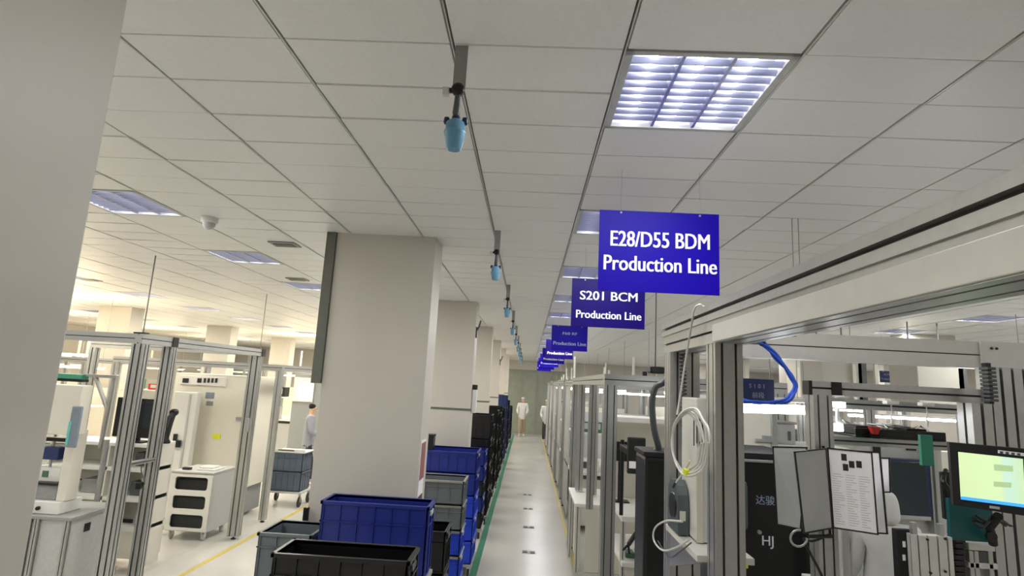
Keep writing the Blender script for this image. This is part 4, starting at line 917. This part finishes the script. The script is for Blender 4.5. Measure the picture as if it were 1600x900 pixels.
# three bay cart
def cart(x, y, label):
    t = thing('shelf_cart', label, 'cart', (x+.3, y+.3, 0), 'grey shelf carts')
    w, d, z0, z1 = .60, .62, .12, .90
    B(t, 'side_panel', 'light_grey', (x, y, z0, x+.02, y+d, z1), bev=.004); B(t, 'side_panel', 'light_grey', (x+w-.02, y, z0, x+w, y+d, z1), bev=.004)
    B(t, 'back_panel', 'light_grey', (x, y+d-.02, z0, x+w, y+d, z1), bev=.003); B(t, 'top', 'light_grey', (x-.01, y-.01, z1, x+w+.01, y+d+.01, z1+.025), bev=.006)
    for k in range(4): B(t, 'shelf', 'light_grey', (x+.02, y, z0+k*.253, x+w-.02, y+d, z0+k*.253+.02), bev=.002)
    for k in range(3):
        mb = MB(); cx = x+w/2; cz = z0+.1365+k*.253; hw, hh = .235, .088; W2, H2 = w/2, .1265; n = 6; r = .04
        inner = []
        for sx, sz, a0 in ((1, 1, 0), (-1, 1, 90), (-1, -1, 180), (1, -1, 270)):
            for i in range(n+1):
                a = math.radians(a0+90*i/n); inner.append((cx+sx*(hw-r)+r*math.cos(a), cz+sz*(hh-r)+r*math.sin(a)))
        outer = []
        for i, (u, v) in enumerate(inner):
            dx, dz = u-cx, v-cz; s = min(W2/abs(dx) if abs(dx) > 1e-6 else 9, H2/abs(dz) if abs(dz) > 1e-6 else 9); outer.append((cx+dx*s, cz+dz*s))
        N = len(inner); vs = []
        for yy in (y-.012, y+.006):
            vs += [(u, yy, v) for u, v in inner]+[(u, yy, v) for u, v in outer]
        fs = []
        for i in range(N):
            j = (i+1) % N; fs += [(i, j, N+j, N+i), (2*N+i, 3*N+i, 3*N+j, 2*N+j), (i, 2*N+i, 2*N+j, j)]
        mb.add(vs, fs); 
        for sx in (-1, 1):
            for sz in (-1, 1): mb.box(cx+sx*(W2-.03) - .03, y-.0115, cz+sz*(H2-.012)-.012, cx+sx*(W2-.03)+.03, y+.0055, cz+sz*(H2-.012)+.012)
        mb.build('bay_frame', 'white', t)
    for xx in (x+.07, x+w-.07):
        for yy in (y+.07, y+d-.07):
            c = P(t, 'caster', 'light_grey', lambda m: m.lathe((xx, yy, .045), [(.03, -.018), (.045, -.012), (.045, .012), (.03, .018)], 16, 'X'))
            B(c, 'fork', 'white', (xx-.028, yy-.02, .05, xx-.02, yy+.02, z0), (xx+.02, yy-.02, .05, xx+.028, yy+.02, z0), (xx-.028, yy-.03, z0-.015, xx+.028, yy+.03, z0), bev=.002)
    return t
ct = cart(-4.99, 8.2, 'white framed cart with three dark rounded bays near the yellow line')
for k, (x, z) in enumerate(((-4.80, .87), (-4.70, .617), (-4.75, .364))):  # black blocks fill the bays so their insides look shaded
    z = .12+.253*(2-k)+.023
    tag(B(None, 'bay_shade', 'black_matt', (-4.95, 8.26, z, -4.43, 8.76, z+.15+.01*k), bev=.01), 'black block for the shade in the %s bay of the three bay cart' % ('top', 'middle', 'bottom')[k], 'box', 'shade blocks inside the cart')
c = P(None, 'folded_cloth', 'white', lambda m: (m.box(-4.72, 8.32, .925, -4.45, 8.6, .95, .012), m.box(-4.70, 8.34, .95, -4.50, 8.55, .975, .012)))
tag(c, 'folded white cloth lying on top of the three bay cart', 'cloth')
tag(B(None, 'hand_tool', 'black', (-4.92, 8.3, .925, -4.80, 8.36, .96), bev=.01), 'small black tool at the left end of the cart top', 'tool')
# second enclosure, further along
t = frame('enclosure_frame', 'narrow pale enclosure frame farther along the left yellow line', -7.0, 9.36, -4.1, 12.2, 2.50, .10, .10, slots=1)
# grey tote trolley with big wheels
dl = dolly('tote_trolley', -4.66, 10.5, -3.98, 11.0, .26, 'low trolley with big casters under two grey blue totes', 'light_grey', 'trolley', .09)
for k in range(2): tote('storage_tote', -4.62, 10.52, .26+.34*k, -4.02, 10.98, .26+.34*k+.336, 'slate', 'grey blue tote, %s of the pair on the big wheeled trolley' % ('lower', 'upper')[k], 'tote', 'grey blue totes')
tt = thing('paper_tray', 'white open tray resting on the upper grey blue tote', 'tray', (-4.3, 10.7, .94))
B(tt, 'tray', 'white', (-4.58, 10.52, .937, -4.0, 10.95, .96), (-4.58, 10.52, .96, -4.0, 10.54, 1.0), bev=.003); B(tt, 'slot', 'black', (-4.5, 10.515, .97, -4.2, 10.522, .985), bev=0)
t = thing('lit_machine', 'machine with a pale blue glowing window behind the grey suited person', 'machine', (-5.0, 14.5, 0))
q = pb(452, 585, 490, 700, 14.3, .8)
B(t, 'cabinet', 'grey', (q[0], 14.4, 0, q[3]+.3, 15.2, 2.35), bev=.01); f = B(t, 'window_frame', 'white', pb(458, 590, 490, 628, 14.36, .04), bev=.01); B(f, 'window_light', 'window_glow', pb(466, 600, 488, 623, 14.345, .02), bev=.002)
# ceiling fittings left
def dome():
    c = at(328, 340, Z=CEIL)
    t = thing('dome_camera', 'small white dome camera on the ceiling left of the columns', 'camera', (c.x, c.y, CEIL-.1))
    P(t, 'base', 'white', lambda m: m.lathe((c.x, c.y, CEIL-.045), [(.055, 0), (.062, .01), (.062, .045)], 20))
    P(t, 'dome', 'light_grey', lambda m: m.lathe((c.x, c.y, CEIL-.095), [(.008, 0), (.030, .008), (.045, .028), (.048, .05)], 20))
dome()
for k, (px, py) in enumerate(((445, 381), (465, 436), (141, 437))):
    c = at(px, py, Z=CEIL); o = thing('ceiling_vent', 'small dark slotted ceiling vent, %s of those left of the columns' % ('nearest', 'middle', 'leftmost')[k], 'vent', (c.x, c.y, CEIL), 'small ceiling vents')
    B(o, 'plate', 'grey', (c.x-.12, c.y-.09, CEIL-.012, c.x+.12, c.y+.09, CEIL-.001), bev=.002); B(o, 'slot', 'black', (c.x-.09, c.y-.05, CEIL-.016, c.x+.09, c.y+.05, CEIL-.0121), bev=0)

# ================================================================== REPEATED WORK CELLS
def cell(x0, y0, x1, y1, zt, label, kind, seed, lampz=None, warm=False, face=1):
    """one aluminium work cell: frame, bench, shelf, backing sheets"""
    rnd = random.Random(seed)
    t = frame('work_cell', label, x0, y0, x1, y1, zt, .08, .08, cat='work cell', slots=1, group='aluminium work cells')
    B(t, 'bench_top', 'white', (x0+.02, y0+.05, .93, x1-.02, y1-.05, .97), bev=.004)
    B(t, 'shelf', 'white', (x0+.02, y0+.1, 1.60, x1-.02, y0+.5*(y1-y0), 1.63), bev=.004)
    B(t, 'back_sheet', 'cream' if seed % 2 else 'light_grey', (x0+.1 if face > 0 else x0+.45, y1-.10, .97, x1-.1, y1-.07, 1.9), bev=.003)
    B(t, 'lower_cabinet', 'light_grey' if seed % 2 else 'cream', (x0+.12, y0+.15, .1, x1-.12, y1-.12, .85), bev=.008)
    lz = zt-.20
    if warm:
        ul = bpy.data.lights.new('ceiling_fill', 'AREA'); ul.shape = 'RECTANGLE'; ul.size = x1-x0-.4; ul.size_y = .12; ul.energy = CEIL_FILL_W; ul.color = (1, .78, .50)  # area lamp facing up, added to brighten the ceiling over the left rows
        uo = bpy.data.objects.new('ceiling_fill', ul); COL.objects.link(uo); uo.location = ((x0+x1)/2, y0+.3, zt+.07); uo.rotation_euler.x = math.pi
        u_ = B(t, 'ceiling_fill_tube', 'lamp_warm', (x0+.2, y0+.27, zt+.02, x1-.2, y0+.33, zt+.06), bev=.01); B(u_, 'tube_clip', 'white', (x0+.3, y0+.26, zt, x0+.34, y0+.34, zt+.02), (x1-.34, y0+.26, zt, x1-.3, y0+.34, zt+.02), bev=.002)  # glowing tube added above the frame to go with the ceiling fill
    l = B(t, 'lamp', 'lamp_warm' if warm else 'lamp_white', (x0+.25, (y0+y1)/2-.03, lz, x1-.25, (y0+y1)/2+.03, lz+.03), bev=.006)
    B(l, 'lamp_holder', 'white', (x0+.22, (y0+y1)/2-.05, lz+.03, x1-.22, (y0+y1)/2+.05, lz+.05), bev=.004)
    for x in (x0+.3, x1-.3): P(l, 'lamp_rod', 'grey', lambda m: m.cyl((x, (y0+y1)/2, lz+.05), (x, (y0+y1)/2, CEIL), .004, n=5))
    for k in range(2):
        x = rnd.uniform(x0+.2, x1-.2); P(t, 'riser', 'cream', lambda m: m.box(x, y1-.07, zt, x+.045, y1-.03, zt+rnd.uniform(.2, .7), .004))
    return t
def cell_goods(x0, y0, x1, y1, seed, where, zt=.973, zs=1.633):
    """things standing on a cell's bench and shelf"""
    rnd = random.Random(seed+100); cols = ['black_matt', 'tote_blue', 'white', 'slate', 'cream', 'dark_grey', 'red', 'light_grey', 'pcb']
    words = {'black_matt': 'black', 'tote_blue': 'blue', 'white': 'white', 'slate': 'slate', 'cream': 'cream', 'dark_grey': 'dark grey', 'red': 'red', 'light_grey': 'pale grey', 'pcb': 'green'}
    n = 3; W_ = (x1-x0-.3)/n; used_ = []
    for lev, z in (('bench', zt), ('shelf', zs)):
        for k in range(n):
            c = rnd.choice([q for q in cols if q not in used_]) if len(used_) < 6 else rnd.choice(cols); used_.append(c)
            x = x0+.15+W_*k; w = W_*rnd.uniform(.55, .85); d = rnd.uniform(.2, .35); h = rnd.uniform(.15, .42) if lev == 'bench' else rnd.uniform(.12, .3)
            y = y0+.15
            t = thing('instrument_case', '%s case on the %s of the %s, %s' % (words[c], lev, where, ('left', 'middle', 'right')[k]), 'case', (x+w/2, y+d/2, z), 'cases in the work cells')
            B(t, 'body', c, (x, y, z, x+w, y+d, z+h), bev=.012)
            B(t, 'face_plate', 'dark_grey' if c in ('white', 'cream', 'light_grey') else 'light_grey', (x+w*.15, y-.004, z+h*.3, x+w*.85, y+.001, z+h*.85), bev=.002)
# right hand row beyond the gantry
def table_cell():
    t = frame('work_cell', 'aluminium work cell right of the aisle behind the gantry, with a white side table', .70, 5.25, 2.35, 9.1, 2.53, .12, .10, cat='work cell', low=None, slots=2, group='aluminium work cells')
    for x, y, w in ((.80, 7.1, .08), (.78, 8.3, .10), (.95, 8.0, .08)): P(t, 'upright', None, lambda m: m.ext((x, y, .97), (x, y, 2.43), w, w))
    B(t, 'pin', 'black', (1.05, 5.27, 2.53, 1.09, 5.31, 2.57), bev=.006)
table_cell()
t = thing('side_table', 'white side table standing at the aisle edge behind the slotted corner post', 'table', (1.1, 7.9, 0))
B(t, 'table_top', 'white', (.66, 7.46, .91, 2.1, 8.6, .95), bev=.006)
for x in (.70, 2.05):
    for y in (7.5, 8.54): P(t, 'leg', None, lambda m: m.ext((x, y, .02), (x, y, .91), .05, .05, m='alu_white'))
B(t, 'side_sheet', 'cream', (.74, 7.62, .14, .752, 8.5, .85), bev=.002); B(t, 'front_sheet', 'cream', (.80, 7.5, .14, 2.0, 7.512, .85), bev=.002)
B(t, 'lower_rail', 'alu_white', (.68, 7.48, .08, 2.07, 7.52, .13), bev=.003)
# gear inside that cell, by distance from the aisle
t = thing('inner_bench', 'white tiered bench inside the cell behind the slotted corner post', 'bench', (1.4, 6.4, 0))
B(t, 'bench_top', 'white', (.98, 5.85, 1.12, 2.2, 6.9, 1.17), bev=.004); B(t, 'lower_deck', 'white', (.98, 5.8, .72, 2.2, 6.9, .76), bev=.004)
B(t, 'upper_shelf', 'white', (.98, 6.3, 2.05, 2.2, 6.8, 2.10), bev=.004); B(t, 'back_sheet', 'cream', (.98, 6.86, 1.17, 2.2, 6.9, 2.05), bev=.003)
for x in (1.0, 2.17):
    for y in (5.9, 6.84): P(t, 'leg', None, lambda m: m.ext((x, y, .0), (x, y, 2.05 if y > 6 else 1.12), .045, .045, m='alu_white'))
B(t, 'front_sheet', 'cream', (1.05, 5.88, .10, 2.1, 5.90, .70), bev=.003)
f = thing('warning_label', 'yellow warning triangle on the white bench front behind the corner post', 'label', (1.1, 5.87, .5))
c = at(997, 853, Y=5.875); P(f, 'triangle', 'yellow_bright', lambda m: m.prism([(c.x-.045, c.z-.035), (c.x+.045, c.z-.035), (c.x, c.z+.045)], 5.872, 5.878)); P(f, 'mark', 'ink', lambda m: m.prism([(c.x-.006, c.z-.012), (c.x+.006, c.z-.012), (c.x+.004, c.z+.02), (c.x-.004, c.z+.02)], 5.870, 5.872))
f.location = (0, 0, 0); 
for o_ in kids(f): o_.location = Vector(o_.location)+WORLD[f.name]
t = thing('computer_monitor', 'black monitor with a white label left of the tall black duct', 'monitor', (.95, 5.2, 1.7))
q = pb(981, 684, 1009, 741, 5.0, .05); B(t, 'housing', 'black_matt', q, bev=.01); B(t, 'label', 'paper', pb(983, 721, 996, 732, 4.996, .005), bev=0)
B(t, 'arm', 'black', (q[3]-.08, 5.05, q[2]+.1, q[3]-.02, 5.9, q[2]+.16), bev=.006); P(t, 'arm_post', 'black', lambda m: m.cyl((q[3]-.05, 5.9, 1.173), (q[3]-.05, 5.9, q[2]+.2), .02))
t = thing('computer_monitor', 'small dark monitor on the white bench further left of the labelled monitor', 'monitor', (1, 6.4, 1.17))
q = pb(957, 690, 982, 712, 6.5, .04); B(t, 'housing', 'black', (q[0], 6.5, q[2]-.06, q[3]+.1, 6.54, q[5]), bev=.01); B(t, 'stand', 'black', (q[0]+.08, 6.55, 1.175, q[0]+.12, 6.6, q[5]-.06), (q[0]+.0, 6.5, 1.173, q[0]+.2, 6.64, 1.185), bev=.004)
for k in range(7):
    x = 1.04+.12*k; tag(B(None, 'circuit_fixture', ('pcb', 'black_matt', 'alu', 'dark_grey')[k % 4], (x, 5.95, .763, x+.09, 6.1, .76+.05+.03*(k % 3)), bev=.006), 'small fixture on the lower white deck, %s from the left' % ORD[k].replace('nearest', 'first'), 'fixture', 'fixtures on the lower deck')
for k in range(4): 
    c = (1.52+.07*k, 6.35, 2.36); tag(P(None, 'spot_lamp', 'lamp_white', lambda m: m.lathe(c, [(.006, 0), (.018, .01), (.02, .03), (.01, .04)], 10)), 'tiny bright lamp above the white shelf, %s from the left' % ORD[k].replace('nearest', 'first'), 'lamp', 'row of four tiny lamps')
tag(B(None, 'lamp_bar', 'alu', (.98, 6.33, 2.40, 2.2, 6.37, 2.43), bev=.003), 'thin metal bar carrying four tiny lamps', 'bar')
t = thing('robot_gripper', 'small black gripper arm on the lower deck by the black duct', 'robot arm', (1.0, 5.7, .76))
P(t, 'base', 'black', lambda m: m.cyl((1.16, 5.86, .763), (1.16, 5.86, .86), .03)); P(t, 'arm', 'black', lambda m: m.tube(spline([(1.16, 5.86, .86), (1.22, 5.80, 1.0), (1.12, 5.74, 1.06), (1.02, 5.70, .95)]), .022, 8))
P(t, 'finger', 'black', lambda m: m.tube([(1.02, 5.70, .95), (.97, 5.70, .90)], .012, 6)); P(t, 'finger', 'black', lambda m: m.tube([(1.02, 5.70, .95), (1.03, 5.70, .87)], .012, 6))
t = thing('stack_light', 'small black camera unit on a thin rod above the cell behind the gantry', 'camera', (1.2, 5.3, 2.6))
c = at(1024, 575, Y=5.2); P(t, 'rod', 'dark_grey', lambda m: m.cyl((c.x, 5.2, c.z), (c.x, 5.2, CEIL), .005)); B(t, 'head', 'black', (c.x-.06, 5.14, c.z-.05, c.x+.07, 5.26, c.z+.01), bev=.012); P(t, 'lens', 'crt_glass', lambda m: m.lathe((c.x-.02, 5.135, c.z-.02), [(.02, 0), (.024, .01)], 12, 'Y'))
k = 0
for y in (9.9, 12.7, 15.4, 18.1, 20.8):
    w = '%s work cell right of the aisle beyond the white table' % ORD[k].replace('nearest', 'first')
    cell(.78, y, 2.6, y+2.2, 2.5+.04*(k % 2), 'aluminium '+w, 0, k)
    P([o for o in bpy.data.objects if o.get('label') == 'aluminium '+w][0], 'side_sheet', 'light_grey', lambda m: m.box(.80, y+.9, .1, .812, y+2.1, 2.4, .002))
    cell_goods(.78, y, 2.6, y+2.2, k, '%s cell right of the aisle' % ORD[k].replace('nearest', 'first'))
    k += 1
# rows deeper to the right
k = 0
for y in (6.2, 9.6, 13.2, 17.0):
    for x in (3.6, 7.4):
        w = '%s work cell of the %s row deep on the right' % (ORD[k//2].replace('nearest', 'first'), 'near' if x < 5 else 'far')
        cell(x, y, x+2.6, y+1.6, 2.42, 'pale '+w, 0, k+3)
        if y < 13: cell_goods(x, y, x+2.6, y+1.6, k+20, '%s cell, %s right row' % (ORD[k//2].replace('nearest', 'first'), 'near' if x < 5 else 'far'))
        k += 1
# pale grey column panels on the right; dark strips paint their shaded sides
t = thing('column_panels', 'pale grey column panels with shade coloured side strips seen below the cross header', 'duct', (5.5, 8, 2.4))
for a, b, u in ((1296, 1362, 1356), (1450, 1525, 1448)):
    q = pb(a, 560, b, 612, 7.6, .7); 
    B(t, 'column_face', 'wall', (q[0], 7.8, 2.42, q[3], 8.4, 3.0), bev=.01)
    P(t, 'panel_hanger', 'grey', lambda m: (m.cyl((q[0]+.1, 8.1, 3.0), (q[0]+.1, 8.1, CEIL), .01, n=6), m.cyl((q[3]-.1, 8.1, 3.0), (q[3]-.1, 8.1, CEIL), .01, n=6)))
    q = pb(b, 560, b+14, 612, 7.5, .1); B(t, 'upright', 'hose_grey', (q[0], 7.8, 2.42, q[3], 7.9, 3.0), bev=.004)  # shaded side of the column put in as a darker grey strip
# warm lit rows deep on the left
k = -1
for y in (12.9, 17.0, 21.2):
    for x in (-13.2, -8.0 if y > 14 else -11.5, -5.2):
        k += 1
        if k in (1, 2): continue
        w = '%s work cell of the %s warm lit row on the left' % (ORD[k % 3].replace('nearest', 'leftmost').replace('third', 'rightmost').replace('second', 'middle'), ('front', 'middle', 'back')[k//3])
        cell(x, y, x+2.5, y+1.5, 2.45, w, 0, k+5, warm=True)
        if k < 6: cell_goods(x, y, x+2.5, y+1.5, k+40, '%s cell, %s left row' % (('leftmost', 'middle', 'rightmost')[k % 3], ('front', 'middle')[k//3]))
for i, (x, y) in enumerate(((-9.6, 9.3), (-12.6, 8.6), (-9.0, 6.4))):
    w = 'warm lit work cell behind the left enclosure, %s of three' % ('middle', 'leftmost', 'nearest')[i]
    cell(x, y, x+2.2, y+1.5, 2.45, w, 0, 11+i, warm=True)
    cell_goods(x, y, x+2.2, y+1.5, 60+i, '%s cell behind the left enclosure' % ('middle', 'leftmost', 'nearest')[i])

t = thing('bench_robot', 'black jointed bench robot arm right of the monitor behind the left enclosure posts', 'robot arm', (-4.4, 6.9, 1.45))
a = at(257, 702, Y=7.0)
P(t, 'base', 'black', lambda m: m.lathe((a.x, 7.0, 1.452), [(.05, 0), (.055, .02), (.035, .05), (.03, .09)], 14))
P(t, 'lower_arm', 'black', lambda m: m.tube([(a.x, 7.0, 1.52), (a.x, 7.04, 1.70), (a.x, 7.08, 1.82)], .032, 10))
P(t, 'upper_arm', 'black_matt', lambda m: m.tube([(a.x, 7.08, 1.82), (a.x+.01, 6.98, 1.76), (a.x+.02, 6.93, 1.64)], .024, 10))
P(t, 'elbow', 'black', lambda m: m.lathe((a.x, 7.04, 1.82), [(.03, 0), (.045, .01), (.045, .07), (.03, .08)], 14, 'Y'))
t = thing('hanging_pendant', 'small black pendant switch hanging from a curled grey lead by the left posts', 'switch', (-4.05, 6.2, 1.3))
P(t, 'lead', 'hose_grey', lambda m: m.tube(spline([(-4.03, 6.06, 1.35), (-4.02, 6.06, 1.28), (-3.99, 6.08, 1.20), (-4.0, 6.10, 1.14), (-4.03, 6.08, 1.20)]), .008, 6))
B(t, 'switch_body', 'black', (-4.06, 6.05, 1.10, -4.0, 6.10, 1.17), bev=.01)
